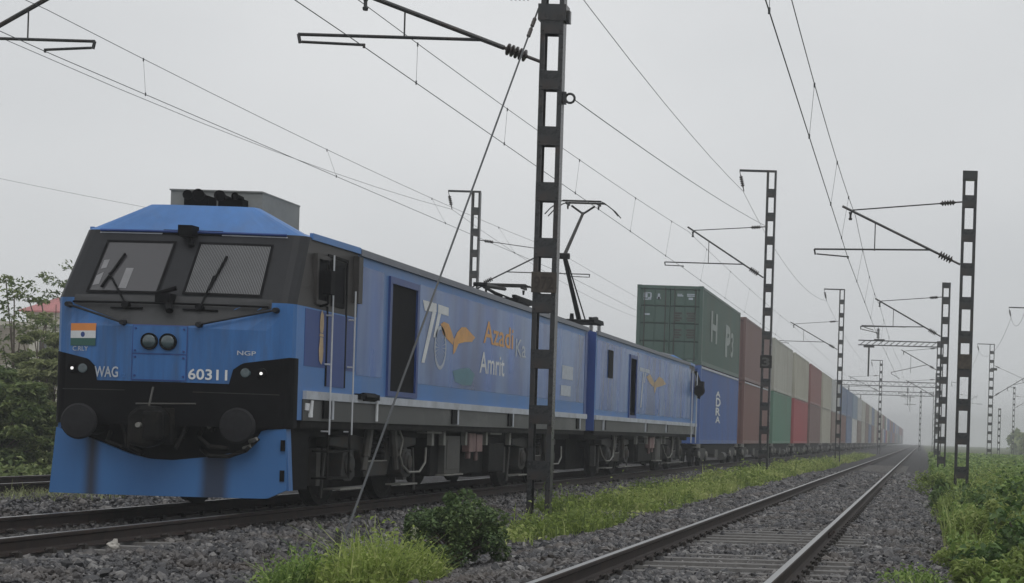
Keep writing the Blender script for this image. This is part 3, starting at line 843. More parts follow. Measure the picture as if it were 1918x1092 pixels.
# skirt
mb = MB()
def sk_hi(s_):
    a = s_
    pts = [(-1.44, 1.02), (-1.2, .96), (-.9, .88), (-.45, .72), (-.2, .66), (.1, .65), (.5, .70), (.9, .78), (1.08, .90), (1.16, 1.06), (1.44, 1.08)]
    for (p, zp), (q, zq) in zip(pts[:-1], pts[1:]):
        if p <= a <= q: return lerp(zp, zq, (a - p) / (q - p))
    return 1.08
fv, NB = [], 40
for layer in (0, 1):
    for i in range(NB + 1):
        s_ = -1.44 + 2.88 * i / NB
        for k in range(5):
            z = lerp(.20 + max(0, s_ - 1.22) * .5, sk_hi(s_), k / 4)
            fl = 1.0 + .035 * (1 - (z - .2) / .9)
            fv.append((s_ * fl, -.14 * (1 - (s_ / 1.44) ** 2) - .02 + (.05 if layer else 0) + .05 * (z - .2), z))
mb.v = fv
o_ = (NB + 1) * 5
for i in range(NB):
    for k in range(4):
        p = i * 5 + k
        mb.f += [[p, p + 5, p + 6, p + 1], [o_ + p, o_ + p + 1, o_ + p + 6, o_ + p + 5]]; mb.m += [0, 0]
    t_ = i * 5 + 4; q_ = i * 5
    mb.f += [[t_, t_ + 5, o_ + t_ + 5, o_ + t_], [q_, o_ + q_, o_ + q_ + 5, q_ + 5]]; mb.m += [0, 0]
for e_ in (0, NB * 5):
    for k in range(4): mb.f.append([e_ + k, e_ + k + 1, o_ + e_ + k + 1, o_ + e_ + k]); mb.m.append(0)
sk = mb.build('skirt', M['skirt'], la)
for sg in (-1, 1):
    g = MB(); g.add([(sg * 1.50, .03, .30), (sg * 1.50, .16, .30), (sg * 1.44, .19, 1.08), (sg * 1.44, .06, 1.08), (sg * 1.46, .03, .30), (sg * 1.46, .16, .30), (sg * 1.40, .19, 1.08), (sg * 1.40, .06, 1.08)],
                    [(0, 1, 2, 3), (7, 6, 5, 4), (0, 4, 5, 1), (3, 2, 6, 7), (0, 3, 7, 4), (1, 5, 6, 2)]); g.build('skirt_return', M['blue'], sk)
    for zz in ((.42, .80) if sg > 0 else ()):
        g = MB(); g.box(sg * (1.385 + .02), sg * (1.385 + .075), -.035, -.025, zz, zz + .14); g.build('skirt_slot', M['black'], sk)
# buffers
for s_ in (-.98, .98):
    bf = empty('buffer', (0, 0, 0)); bf.parent = la
    g = MB(); g.lathe((s_, .12, 1.105), (0, -1, 0), [(0, .17), (.22, .16), (.24, .13), (.42, .12)], 20); g.build('buffer_case', M['black'], bf)
    g = MB(); g.lathe((s_, -.28, 1.105), (0, -1, 0), [(0, .13), (.02, .215), (.05, .225), (.075, .20), (.085, .12), (.088, .01)], 28); g.build('buffer_head', paint('buffer_rubber', (.018, .018, .02), .7, 0, .3, 8, spec=.15), bf, smooth=False)
# coupler and hoses
cp = empty('coupler', (0, 0, 0)); cp.parent = la
g = MB(); g.box(-.16, .16, -.30, .3, .92, 1.22); g.box(-.22, .22, -.42, -.28, .85, 1.30); g.build('coupler_shank', M['under'], cp, bevel=.03)
g = MB(); g.extr([(-.24, .84), (-.05, .80), (.12, .84), (.20, .95), (.20, 1.22), (.10, 1.32), (-.12, 1.32), (-.26, 1.2)], -.62, -.42); g.box(-.02, .22, -.74, -.60, .90, 1.26); g.build('knuckle', M['under'], cp, bevel=.05)
g = MB(); g.lathe((-.05, -.70, 1.08), (0, -1, 0), [(0, .035), (.05, .03)], 10); g.build('lift_pin', M['edge'], cp)
g = MB(); g.tube((-.04, -.5, 1.3), (-.04, -.40, 1.55), .013); g.tube((-.2, -.5, 1.34), (.5, -.42, 1.36), .010); g.build('lift_lever', M['grime'], cp)
for pts in ([(-.35, -.05, 1.25), (-.36, -.3, 1.05), (-.30, -.42, .80), (-.16, -.4, .72)], [(.30, -.05, 1.22), (.33, -.34, 1.0), (.27, -.42, .80)], [(-.75, 0, .98), (-.66, -.25, .86), (-.45, -.28, .80)], [(-.55, -.02, 1.18), (-.52, -.2, 1.12), (-.42, -.3, .98), (-.40, -.28, .82), (-.22, -.22, .72)],
            [(.42, -.02, 1.08), (.45, -.2, .95), (.62, -.28, .84), (.85, -.28, .82)],
            [(.42, -.05, .80), (.6, -.24, .72), (.85, -.26, .72), (1.05, -.22, .80), (1.15, -.1, .95)],
            [(.62, -.02, 1.25), (.64, -.18, 1.18), (.62, -.2, 1.02)]):
    g = MB(); g.path(pts, .026, 8); g.build('brake_hose', M['under'], la)
for (x, z) in ((-.58, 1.16), (-.48, 1.19), (1.12, .93), (1.05, .84), (.60, 1.1)):
    g = MB(); g.tube((x - .05, -.16, z - .02), (x + .05, -.19, z + .02), .03, .024); g.build('hose_cock', M['edge'], la)

# ---- side of the front section
X = HB
def panel(root, y0, y1, z0, z1, off, mat, name, flip=None, th=.004):
    g = MB(); g.box(X + off - th, X + off, y0, y1, z0, z1); return g.build(name, mat, root, flip=flip)
def opening(root, y0, y1, z0, z1, flip=None, slats=0):
    f = MB()
    for (a, c, d, e) in ((y0 - .10, y1 + .10, z1, z1 + .10), (y0 - .10, y1 + .10, z0 - .08, z0), (y0 - .10, y0, z0, z1), (y1, y1 + .10, z0, z1)):
        f.box(X - .01, X + .035, a, c, d, e)
    fo = f.build('louvre_frame', M['navy'], root, flip=flip)
    g = MB(); g.box(X - .01, X + .004, y0, y1, z0, z1); g.build('louvre_back', M['louvre'], fo, flip=flip)
    for k in range(slats):
        z = lerp(z0, z1, (k + .5) / slats)
        s_ = MB(); s_.add([(X + .006, y0, z + .03), (X + .006, y1, z + .03), (X + .026, y1, z - .03), (X + .026, y0, z - .03)], [(0, 1, 2, 3)]); s_.build('louvre_slat', M['louvre'], fo, flip=flip)
panel(la, .42, 2.28, 1.90, 2.64, .004, M['navy'], 'cab_vinyl')
panel(la, 2.32, 3.40, 1.86, 3.40, .004, M['wrap'], 'side_vinyl')
panel(la, 5.10, 17.6, 1.84, 3.40, .004, M['wrap'], 'side_vinyl')
panel(la, 17.55, 17.78, 1.58, 3.5, .010, M['navy'], 'end_strip')
opening(la, 3.70, 4.90, 1.68, 3.28)
# cab door, window, mirror
g = MB()
for (a, c, d, e) in ((1.16, 1.20, 1.66, 3.42), (1.86, 1.90, 1.66, 3.42), (1.20, 1.86, 3.38, 3.42)): g.box(X - .004, X + .010, a, c, d, e)
g.build('cab_door_seam', M['black'], la)
cd = panel(la, 1.21, 1.85, 1.66, 2.64, .008, M['navy'], 'cab_door')
g = MB(); g.box(X, X + .012, 1.36, 1.72, 2.80, 3.30); g.build('door_window', M['louvre'], cd)
g = MB(); g.box(X, X + .018, 1.30, 1.36, 2.74, 3.36); g.box(X, X + .018, 1.72, 1.78, 2.74, 3.36); g.box(X, X + .018, 1.36, 1.72, 3.30, 3.36); g.box(X, X + .018, 1.36, 1.72, 2.74, 2.80); g.build('window_frame', M['black'], cd)
g = MB(); g.box(X - .03, X + .012, .78, 1.10, 2.78, 3.32); sw = g.build('cab_window', M['louvre'], la)
g = MB(); g.box(X - .03, X + .03, .72, .78, 2.72, 3.38); g.box(X - .03, X + .03, 1.10, 1.15, 2.72, 3.38); g.box(X - .03, X + .03, .78, 1.10, 3.32, 3.38); g.box(X - .03, X + .03, .78, 1.10, 2.72, 2.78); g.build('window_frame', M['cabside'], sw)
g = MB(); g.box(X + .05, X + .16, .86, 1.02, 2.86, 3.18); g.path([(X, .9, 3.30), (X + .10, .94, 3.30), (X + .10, .94, 3.0), (X + .10, .94, 2.74), (X, .9, 2.70)], .018); g.build('mirror', M['black'], la, bevel=.01)
g = MB(); g.box(X - .01, X + .08, 2.12, 2.28, 2.85, 3.5); g.build('cab_end_duct', M['cabside'], la)
for y in (1.14, 1.98):
    g = MB(); g.tube((X + .09, y, 1.02), (X + .09, y, 3.40 if y < 1.5 else 3.0), .012)
    for z in (1.06, 1.95, 2.6): g.tube((X - .02, y, z), (X + .09, y, z), .012)
    g.build('door_handrail', M['rail_white'], la)
g = MB()
for z in (.42, .78): g.box(X - .15, X + .08, 1.18, 1.94, z, z + .025)
g.tube((X + .07, 1.16, .42), (X + .07, 1.16, 1.1), .016); g.tube((X + .07, 1.96, .42), (X + .07, 1.96, 1.1), .016)
g.build('cab_steps', M['under'], la)
g = MB(); g.tube((X + .03, .62, 1.28), (X + .05, .62, 1.46), .03, .02); g.lathe((X + .03, .60, 1.24), (0, 0, 1), [(0, .04), (.05, .04)], 8); g.tube((X + .03, .48, 1.33), (X + .04, .48, 1.42), .035); g.build('pale_cock', M['white'], la)
g = MB(); g.tube((X + .05, 3.1, 1.22), (X + .05, 3.1, 1.5), .022); g.build('pale_pipe', M['white'], la)
g = MB(); g.box(X, X + .09, 2.3, 3.1, 1.52, 1.60); g.lathe((X + .05, 2.5, 1.56), (0, 1, 0), [(0, .06), (.5, .06)], 8); g.build('latch', M['black'], la)
# emblem
g = MB()
for pl in (((-.05, 2.60), (0, 2.66), (.06, 2.60), (.07, 2.44), (.05, 2.36), (-.05, 2.36), (-.07, 2.44)), ((-.06, 2.35), (.06, 2.35), (.075, 2.31), (-.075, 2.31)), ((-.05, 2.30), (.06, 2.30), (.08, 2.12), (.06, 1.99), (.02, 1.94), (-.06, 1.99), (-.08, 2.12))):
    g.add([(X + .010, .98 + a, z) for a, z in pl], [tuple(range(len(pl)))])
g.build('gold_emblem', M['gold'], la)
# anniversary graphic: a tall 75, a spoked wheel, two orange waves, green patch, words
g = MB()
def quad_side(g, pts, off=.009): g.add([(X + off, y, z) for y, z in pts], [tuple(range(len(pts)))])
quad_side(g, [(5.22, 3.17), (5.95, 3.17), (5.95, 3.03), (5.34, 3.01)]); quad_side(g, [(5.74, 3.025), (5.93, 3.025), (5.40, 2.18), (5.24, 2.18)])
quad_side(g, [(6.03, 3.17), (6.62, 3.16), (6.62, 3.02), (6.03, 3.03)]); quad_side(g, [(6.03, 3.025), (6.20, 3.025), (5.98, 2.62), (5.82, 2.62)])
g.build('graphic_numerals', M['white'], la)
g = MB()
cy, cz = 6.22, 2.47
N_ = 30
for i in range(N_):
    t0_, t1_ = 2 * math.pi * i / N_, 2 * math.pi * (i + 1) / N_
    quad_side(g, [(cy + .33 * math.cos(t0_), cz + .36 * math.sin(t0_)), (cy + .33 * math.cos(t1_), cz + .36 * math.sin(t1_)), (cy + .27 * math.cos(t1_), cz + .30 * math.sin(t1_)), (cy + .27 * math.cos(t0_), cz + .30 * math.sin(t0_))])
for i in range(24):
    t0_ = 2 * math.pi * i / 24
    quad_side(g, [(cy + .02 * math.cos(t0_ + .2), cz + .02 * math.sin(t0_ + .2)), (cy + .27 * math.cos(t0_ - .03), cz + .30 * math.sin(t0_ - .03)), (cy + .27 * math.cos(t0_ + .03), cz + .30 * math.sin(t0_ + .03))], .0085)
g.build('graphic_wheel', M['palewhite'], la)
g = MB()
quad_side(g, [(6.20, 2.86), (6.38, 2.91), (6.65, 2.89), (6.85, 2.76), (6.97, 2.66), (6.92, 2.56), (6.6, 2.63), (6.34, 2.70)])
quad_side(g, [(6.98, 2.66), (7.15, 2.79), (7.4, 2.89), (7.65, 2.91), (7.9, 2.85), (8.25, 2.77), (8.05, 2.68), (7.6, 2.65), (7.25, 2.60), (7.05, 2.44), (6.94, 2.40), (6.95, 2.55)])
g.build('graphic_wave', M['orange'], la)
g = MB(); quad_side(g, [(6.95, 2.12), (7.4, 2.18), (7.9, 2.22), (8.3, 2.12), (8.1, 1.92), (7.6, 1.90), (7.1, 1.95)], .0075); g.build('graphic_green_wave', M['softgreen'], la)
side_text('Azadi', 8.8, 2.72, 2.1, .40, X + .009, M['orange'], la, bold=.01)
side_text('Ka', 11.1, 2.60, .8, .34, X + .009, M['palewhite'], la, bold=.01)
side_text('Amrit', 8.6, 2.17, 1.7, .38, X + .009, M['white'], la, bold=.01)
g = MB()
quad_side(g, [(15.2, 2.62), (16.3, 2.62), (16.3, 2.32), (15.2, 2.32)]); quad_side(g, [(15.1, 2.18), (16.1, 2.18), (16.1, 1.95), (15.1, 1.95)])
g.build('faded_patch', M['palewhite'], la)
# roof gear of the cab
g = MB(); g.box(-.62, .60, 1.15, 2.42, 3.80, 4.20); g.box(-.63, .605, 1.13, 2.43, 4.20, 4.22); g.build('air_conditioner', M['acbox'], la)
g = MB()
for (sx, rr, ln) in ((-.24, .065, .30), (-.10, .085, .40), (.18, .075, .32), (.38, .05, .22)):
    g.lathe((sx, .80 + ln, 4.10), (0, -1, 0), [(0, .03), (ln * .5, .035), (ln * .8, rr * .7), (ln, rr), (ln - .02, rr * .8)], 14)
g.box(-.30, .02, .84, 1.08, 3.952, 4.10); g.box(.12, .44, .9, 1.08, 3.952, 4.08)
g.build('horn', M['black'], la)
# gangway between the sections
g = MB(); g.box(-1.30, 1.30, LA, LA + 1.0, 1.3, 3.5); g.build('gangway', M['navy'], la)
g = MB(); g.box(-.25, .25, LA, LA + 1.0, .8, 1.1); g.build('drawbar', M['under'], la)

# ---- rear section
LB = 18.0
lb = loco(39.1, LB, False, 'rear section of the blue twin locomotive, raised pantograph on its roof')
panto(lb, 4.9, True)
panel(lb, .12, 16.0, 1.72, 3.42, .004, M['wrap'], 'side_vinyl')
opening(lb, 4.6, 5.5, 1.66, 3.20)
g = MB(); g.box(X - .01, X + .03, 1.55, 2.10, 2.55, 3.25); g.build('side_window', M['louvre'], lb)
g = MB()
quad_side(g, [(6.1, 3.02), (6.9, 3.02), (6.9, 2.92), (6.1, 2.92)]); quad_side(g, [(6.6, 2.9), (6.8, 2.9), (6.5, 1.9), (6.3, 1.9)])
quad_side(g, [(6.95, 3.02), (7.7, 3.02), (7.7, 2.92), (6.95, 2.92)]); quad_side(g, [(6.95, 2.9), (7.12, 2.9), (6.95, 2.62), (6.8, 2.62)])
g.build('graphic_numerals', M['palewhite'], lb)
g = MB(); quad_side(g, [(7.2, 2.80), (7.8, 2.90), (8.6, 2.68), (8.5, 2.55), (7.8, 2.64)]); quad_side(g, [(8.62, 2.68), (9.4, 2.90), (10.0, 2.86), (10.8, 2.72), (9.8, 2.62), (9.0, 2.56), (8.7, 2.36), (8.55, 2.5)]); g.build('graphic_wave', M['gold'], lb)
for y in (15.9, 17.0):
    g = MB(); g.tube((X + .09, y, .9), (X + .09, y, 3.35), .02); g.build('door_handrail', M['rail_white'], lb)
g = MB(); g.box(X - .01, X + .01, 16.2, 16.9, 1.66, 3.3); g.build('cab_door', M['navy'], lb)
g = MB(); g.box(X + .02, X + .30, 17.1, 17.35, 2.75, 3.05); g.lathe((X + .18, 17.05, 2.72), (0, -1, 0), [(0, .18), (.1, .2), (.14, .16)], 14); g.tube((X, 17.2, 3.4), (X + .2, 17.2, 2.9), .05); g.tube((X + .2, 17.2, 2.75), (X + .12, 17.2, 2.45), .06); g.build('mirror', M['black'], lb)

# ------------------------------------------------------------------ container train
CL, CW, CH = 12.19, 2.438, 2.896
def corr(length, depth, period):
    pts = [(0.0, 0.0)]
    y = 0.0
    while y + period <= length + 1e-6:
        pts += [(y + period * .28, 0.0), (y + period * .5, -depth), (y + period * .78, -depth), (y + period, 0.0)]
        y += period
    return pts
def side_panel_mesh():
    mbx = MB(); L2 = CL - .36
    pts = corr(L2, .036, L2 / 42)
    for sd in (1, -1):
        b0 = len(mbx.v)
        for (y, d) in pts:
            for z in (.14, CH - .10): mbx.v.append((sd * (CW / 2 - .01 + d), .18 + y, z))
        for i in range(len(pts) - 1):
            mbx.f.append([b0 + 2 * i, b0 + 2 * i + 2, b0 + 2 * i + 3, b0 + 2 * i + 1]); mbx.m.append(0)
    return mbx
def frame_mesh():
    mbx = MB(); w = CW / 2
    for sx in (-1, 1):
        for y in (0, CL - .16): mbx.box(sx * w, sx * (w - .12), y, y + .16, .12, CH - .12)
        mbx.box(sx * (w - .002), sx * (w - .07), .161, CL - .161, .0, .15); mbx.box(sx * (w - .002), sx * (w - .07), .161, CL - .161, CH - .11, CH - .02)
    for y in (0.004, CL - .124):
        mbx.box(-w + .121, w - .121, y, y + .12, .0, .15); mbx.box(-w + .121, w - .121, y, y + .12, CH - .13, CH - .01)
    return mbx
def casting_mesh():
    mbx = MB(); w = CW / 2
    for sx in (-1, 1):
        for y in (-.004, CL - .174):
            for z in (0, CH - .118): mbx.box(sx * (w + .003), sx * (w - .16), y, y + .178, z, z + .118)
    return mbx
def roof_mesh():
    mbx = MB(); pts = corr(CL - .3, .02, (CL - .3) / 38); w = CW / 2 - .05
    for (y, d) in pts: mbx.v += [(-w, .15 + y, CH - .012 + d), (w, .15 + y, CH - .012 + d)]
    for i in range(len(pts) - 1): mbx.f.append([2 * i, 2 * i + 1, 2 * i + 3, 2 * i + 2]); mbx.m.append(0)
    return mbx
def end_mesh():
    mbx = MB(); w = CW - .24; pts = corr(w, .04, w / 9)
    for y0, sg in ((.03, 1), (CL - .03, -1)):
        b0 = len(mbx.v)
        for (x, d) in pts: mbx.v += [(-w / 2 + x, y0 - sg * d, .15), (-w / 2 + x, y0 - sg * d, CH - .13)]
        for i in range(len(pts) - 1): mbx.f.append([b0 + 2 * i, b0 + 2 * i + 2, b0 + 2 * i + 3, b0 + 2 * i + 1]); mbx.m.append(0)
    return mbx
CPAL = {
    'dark green': (0.066, 0.112, 0.095), 'blue': (0.060, 0.120, 0.32), 'brown': (0.165, 0.085, 0.076), 'maroon': (0.17, 0.105, 0.10), 'pale grey': (0.37, 0.37, 0.33),
    'beige': (0.38, 0.37, 0.31), 'rust red': (0.23, 0.10, 0.095), 'green': (0.095, 0.20, 0.145), 'red': (0.33, 0.07, 0.08), 'slate blue': (0.13, 0.18, 0.29),
    'light grey': (0.42, 0.43, 0.43), 'grey brown': (0.20, 0.15, 0.13), 'pale blue': (0.20, 0.27, 0.36), 'white': (0.55, 0.56, 0.55)}
CM = {k: paint('container_' + k.replace(' ', '_'), v, .5, 0, .14, .9, dirt=(v[0] * .55 + .06, v[1] * .5 + .045, v[2] * .5 + .035), dirt_amt=.75, stretch=(1, 1, .3)) for k, v in CPAL.items()}
dummy = CM['blue']
ME_SIDE, ME_FRAME, ME_CAST, ME_ROOF, ME_END = (f().mesh(nm_, dummy) for f, nm_ in ((side_panel_mesh, 'side_panel'), (frame_mesh, 'frame'), (casting_mesh, 'corner_casting'), (roof_mesh, 'roof_panel'), (end_mesh, 'end_panel')))
def mlink(name, me, parent, mat, loc=(0, 0, 0)):
    o = link(name, me, parent, loc)
    o.material_slots[0].link = 'OBJECT'; o.material_slots[0].material = mat
    return o
ORD = ['first', 'second', 'third', 'fourth', 'fifth', 'sixth', 'seventh', 'eighth', 'ninth', 'tenth', 'eleventh', 'twelfth', 'thirteenth', 'fourteenth', 'fifteenth', 'sixteenth', 'seventeenth', 'eighteenth', 'nineteenth', 'twentieth', 'twenty-first', 'twenty-second', 'twenty-third', 'twenty-fourth', 'twenty-fifth', 'twenty-sixth', 'twenty-seventh', 'twenty-eighth', 'twenty-ninth', 'thirtieth'] + ['thirty-' + q for q in ('first', 'second', 'third', 'fourth', 'fifth', 'sixth', 'seventh', 'eighth', 'ninth')] + ['fortieth'] + ['forty-' + q for q in ('first', 'second', 'third', 'fourth')]
def container(col, y, z, label, doors=False):
    root = empty('shipping_container', (TRK_L, y, z))
    tag(root, label, 'container', 'containers stacked two high on the train')
    m_ = CM[col]
    mlink('side_panel', ME_SIDE, root, m_); mlink('frame', ME_FRAME, root, m_); mlink('corner_casting', ME_CAST, root, m_); mlink('roof_panel', ME_ROOF, root, m_)
    if not doors: mlink('end_panel', ME_END, root, m_)
    return root
ups = ['dark green', 'maroon', 'pale grey', 'beige', 'rust red', 'beige', 'light grey', 'slate blue', 'slate blue', 'pale blue', 'light grey', 'pale grey', 'grey brown', 'pale grey', 'slate blue', 'beige', 'maroon', 'pale grey']
los = ['blue', 'brown', 'green', 'red', 'maroon', 'beige', 'grey brown', 'brown', 'slate blue', 'white', 'grey brown', 'pale grey', 'grey brown', 'slate blue', 'maroon', 'beige', 'brown', 'pale grey']
PITCH, WY0, DECK = 14.566, 59.0, 0.86
WL = 13.6
def wagon_proto():
    root = empty('container_wagon', (0, 0, 0))
    g = MB()
    for sx in (-1, 1):
        g.extx([(0.0, .78), (0.0, DECK - .02), (WL, DECK - .02), (WL, .78), (WL - 2.6, .72), (WL - 3.4, .46), (3.4, .46), (2.6, .72)], sx * 1.02, sx * 1.14)
    g.box(-1.02, 1.02, .01, .25, .66, DECK - .03); g.box(-1.02, 1.02, WL - .25, WL - .01, .66, DECK - .03); g.box(-.3, .3, .25, WL - .25, .52, .80)
    for y in np.arange(1.5, WL - 1, 1.7): g.box(-1.0, 1.0, y, y + .12, .62, .78)
    g.build('underframe', M['under'], root)
    for y in (.55, .55 + CL):
        g = MB()
        for sx in (-1, 1): g.box(sx * 1.0, sx * 1.26, y - .18 if y > 5 else y, y if y > 5 else y + .18, .70, DECK - .004)
        g.build('twist_lock_bracket', M['edge'], root)
    for yb in (2.0, WL - 2.0):
        bo = empty('bogie'); bo.parent = root; bo.location = (0, yb, 0)
        for sx in (-1, 1):
            g = MB(); g.extx([(-1.25, .40), (-1.2, .60), (-.5, .70), (.5, .70), (1.2, .60), (1.25, .40), (.95, .38), (.55, .34), (.3, .20), (-.3, .20), (-.55, .34), (-.95, .38)], sx * 1.02, sx * 1.16); g.build('side_frame', M['bogie'], bo, bevel=.01)
            for q in (-1, 1):
                g = MB(); g.lathe((sx * (RG - .06), q * 1.0, .45), (sx, 0, 0), [(0, .48), (.03, .475), (.035, .45), (.13, .44), (.13, .36), (.10, .33), (.10, .12), (.15, .1)], 20); g.build('wheel', M['under'], bo)
                g = MB(); g.lathe((sx * 1.16, q * 1.0, .45), (sx, 0, 0), [(0, .13), (.05, .12), (.06, .07)], 12); g.build('axle_cap', M['edge'], bo)
            g = MB()
            for q in (-.16, 0, .16): g.lathe((sx * 1.09, q, .22), (0, 0, 1), [(0, .06), (.05, .085), (.2, .085), (.3, .06)], 8)
            g.build('coil_spring', M['grime'], bo)
    g = MB(); g.box(-.14, .14, -.48, 0, .62, .86); g.box(-.14, .14, WL, WL + .48, .62, .86); g.build('coupler', M['under'], root)
    g = MB(); g.box(.9, 1.18, 5.6, 6.5, .30, .62); g.tube((1.2, 7.2, .35), (1.2, 8.1, .35), .16, .16, 12); g.build('brake_cylinder', M['grime'], root)
    return root
wp = wagon_proto()
roots_c = {}
while len(ups) < 44: ups.append(random.choice(list(CPAL))); los.append(random.choice(list(CPAL)))
for i in range(len(ups)):
    if i < 22: w = wp if i == 0 else copy_tree(wp)
    else:
        w = wp.copy(); COL.objects.link(w)
        for ch in wp.children:
            if ch.name.startswith('underframe'):
                c_ = ch.copy(); COL.objects.link(c_); c_.parent = w
    w.location = (TRK_L, WY0 + i * PITCH, 0)
    tag(w, f'low flat wagon under the {ORD[i]} container stack behind the locomotive', 'wagon', 'flat wagons of the container train')
    y = WY0 + .6 + i * PITCH
    nxt = 'behind the locomotive'
    roots_c[(i, 0)] = container(los[i], y, DECK, f'{los[i]} container, lower one of the {ORD[i]} stack behind the locomotive')
    roots_c[(i, 1)] = container(ups[i], y, DECK + CH + .025, f'{ups[i]} container, upper one of the {ORD[i]} stack behind the locomotive', doors=(i == 0))

# the green container shows its doors
gc = roots_c[(0, 1)]
for k, (x0, x1) in enumerate(((-1.10, -.012), (.012, 1.10))):
    d = MB()
    d.box(x0, x1, .05, .09, .16, CH - .14)
    do = d.build('door', CM['dark green'], gc)
    rows = [(.20, .80), (.86, 1.46), (1.52, 2.10), (2.16, 2.72)]
    for (z0, z1) in rows:
        xm = (x0 + x1) / 2
        for (a, c) in ((x0 + .07, xm - .03), (xm + .03, x1 - .07)):
            p = MB(); p.box(a, c, .028, .049, z0, z1); p.build('door_panel', CM['dark green'], do, bevel=.008)
    for xb in (x0 + .16, x1 - .16):
        p = MB(); p.tube((xb, .005, .10), (xb, .005, CH - .08), .017); p.build('locking_bar', M['grime'], do)
    for z0, z1 in rows[1:]:
        p = MB(); p.box(x0 + .02, x1 - .02, .040, .0485, z0 - .052, z0 - .012); p.build('door_rib', paint('door_rib_dark', (.02, .035, .03), .6), do)
def door_mark(pts, mat=M['palewhite']):
    g = MB()
    for (x0, x1, z0, z1) in pts: g.box(x0, x1, .020, .027, z0, z1)
    g.build('door_marking', mat, gc)
door_mark([(-.98, -.84, 2.42, 2.60), (-.82, -.70, 2.36, 2.44), (-.98, -.70, 2.34, 2.38), (-.74, -.69, 2.44, 2.60), (-.96, -.72, 2.58, 2.62)])
door_mark([(-.46, -.38, 2.38, 2.58), (-.49, -.35, 2.38, 2.46)])
door_mark([(-.96, -.74, 1.78, 1.84)])
door_mark([(.26, .48, 2.50, 2.54), (.26, .44, 2.56, 2.59), (.62, .90, 2.50, 2.54), (.62, .90, 2.56, 2.60), (.68, .84, 2.38, 2.46)])
for r0 in (1.66, 1.84, 1.22, 1.04):
    door_mark([(.18, .45, r0, r0 + .07), (.62, .92, r0, r0 + .07), (.2, .38, r0 - .08, r0 - .03), (.66, .9, r0 - .08, r0 - .03)], M['grime'])
side_text('H', 2.4, 1.05, 1.9, 1.15, CW / 2 + .004, M['printgrey'], gc, 'side_marking', .03)
side_text('P', 7.0, .75, 1.7, 1.25, CW / 2 + .004, M['printgrey'], gc, 'side_marking', .05)
side_text('3', 8.9, .80, .9, 1.0, CW / 2 + .004, M['printgrey'], gc, 'side_marking', .03)
bc = roots_c[(0, 0)]
for k, (ch, z0, h_) in enumerate((('A', 1.88, .22), ('D', 1.50, .34), ('R', 1.14, .30), ('A', .84, .26))):
    side_text(ch, 4.5 - .1 * (k == 0), z0, 1.5, h_, CW / 2 + .004, M['white'], bc, 'side_marking', .03)
g = MB(); g.box(CW / 2 - .002, CW / 2 + .006, .2, CL - .2, CH - .10, CH - .03); g.build('pale_top_rail', M['stripe'], bc)
g = MB(); g.box(CW / 2 - .002, CW / 2 + .006, .2, CL - .2, CH - .10, CH - .04); g.build('pale_top_rail', M['stripe'], roots_c[(1, 0)])

# ------------------------------------------------------------------ masts and overhead line
def insulator(mbx, p0, p1, r=.07, n=7):
    p0, p1 = Vector(p0), Vector(p1)
    d = p1 - p0; L_ = d.length
    prof = [(0, .025)]
    for k in range(n):
        t_ = L_ * (.08 + .84 * k / n); dt = L_ * .84 / n
        prof += [(t_, .032), (t_ + dt * .35, r), (t_ + dt * .6, r), (t_ + dt * .9, .032)]
    prof.append((L_, .025))
    mbx.lathe(p0, d, prof, 12)

BATT = {}
def mast(Xm, Ym, H, label, w=.37, dep=.20, z0=-.5, pitch=.895, first=.55, bh=.30, hook=0, detail=True, group='two-channel overhead line masts'):
    t = empty('catenary_mast', (Xm, Ym, 0))
    tag(t, label, 'mast', group)
    fw = .075
    for sx in (-1, 1):
        g = MB()
        a, c = (w / 2 - .012, w / 2) if sx > 0 else (-w / 2, -w / 2 + .012)
        g.box(a, c, -dep / 2, dep / 2, z0, H)
        fx = (w / 2 - fw, w / 2 - .012) if sx > 0 else (-w / 2 + .012, -w / 2 + fw)
        g.box(fx[0], fx[1], -dep / 2, -dep / 2 + .012, z0, H); g.box(fx[0], fx[1], dep / 2 - .012, dep / 2, z0, H)
        g.build('channel', M['steel'], t)
    key = (w, bh)
    if key not in BATT:
        g = MB(); g.box(-w / 2 + .002, w / 2 - .002, -.006, .006, -bh / 2, bh / 2); BATT[key] = g.mesh('batten_plate', M['steel'])
    z = first
    while z < H - .1:
        for sy in (-1, 1): link('batten_plate', BATT[key], t, (0, sy * (dep / 2 + .0075), z))
        z += pitch
    if hook:
        g = MB(); g.box(min(-w / 2, hook), max(w / 2, hook), -.04, .04, H - .02, H + .06); g.build('top_bracket', M['steel'], t)
        g = MB(); g.tube((hook, 0, H), (hook + .04, 0, H - .16), .015); insulator(g, (hook + .04, 0, H - .16), (hook + .15, 0, H - .62), .075, 5); g.tube((hook + .15, 0, H - .62), (hook + .18, 0, H - .76), .02); g.build('hanging_insulator', M['insul'], t)
    else:
        g = MB(); g.box(-w / 2 - .003, w / 2 + .003, -dep / 2 - .016, dep / 2 + .016, H - .22, H + .01); g.build('top_cap', M['steel'], t)
    return t

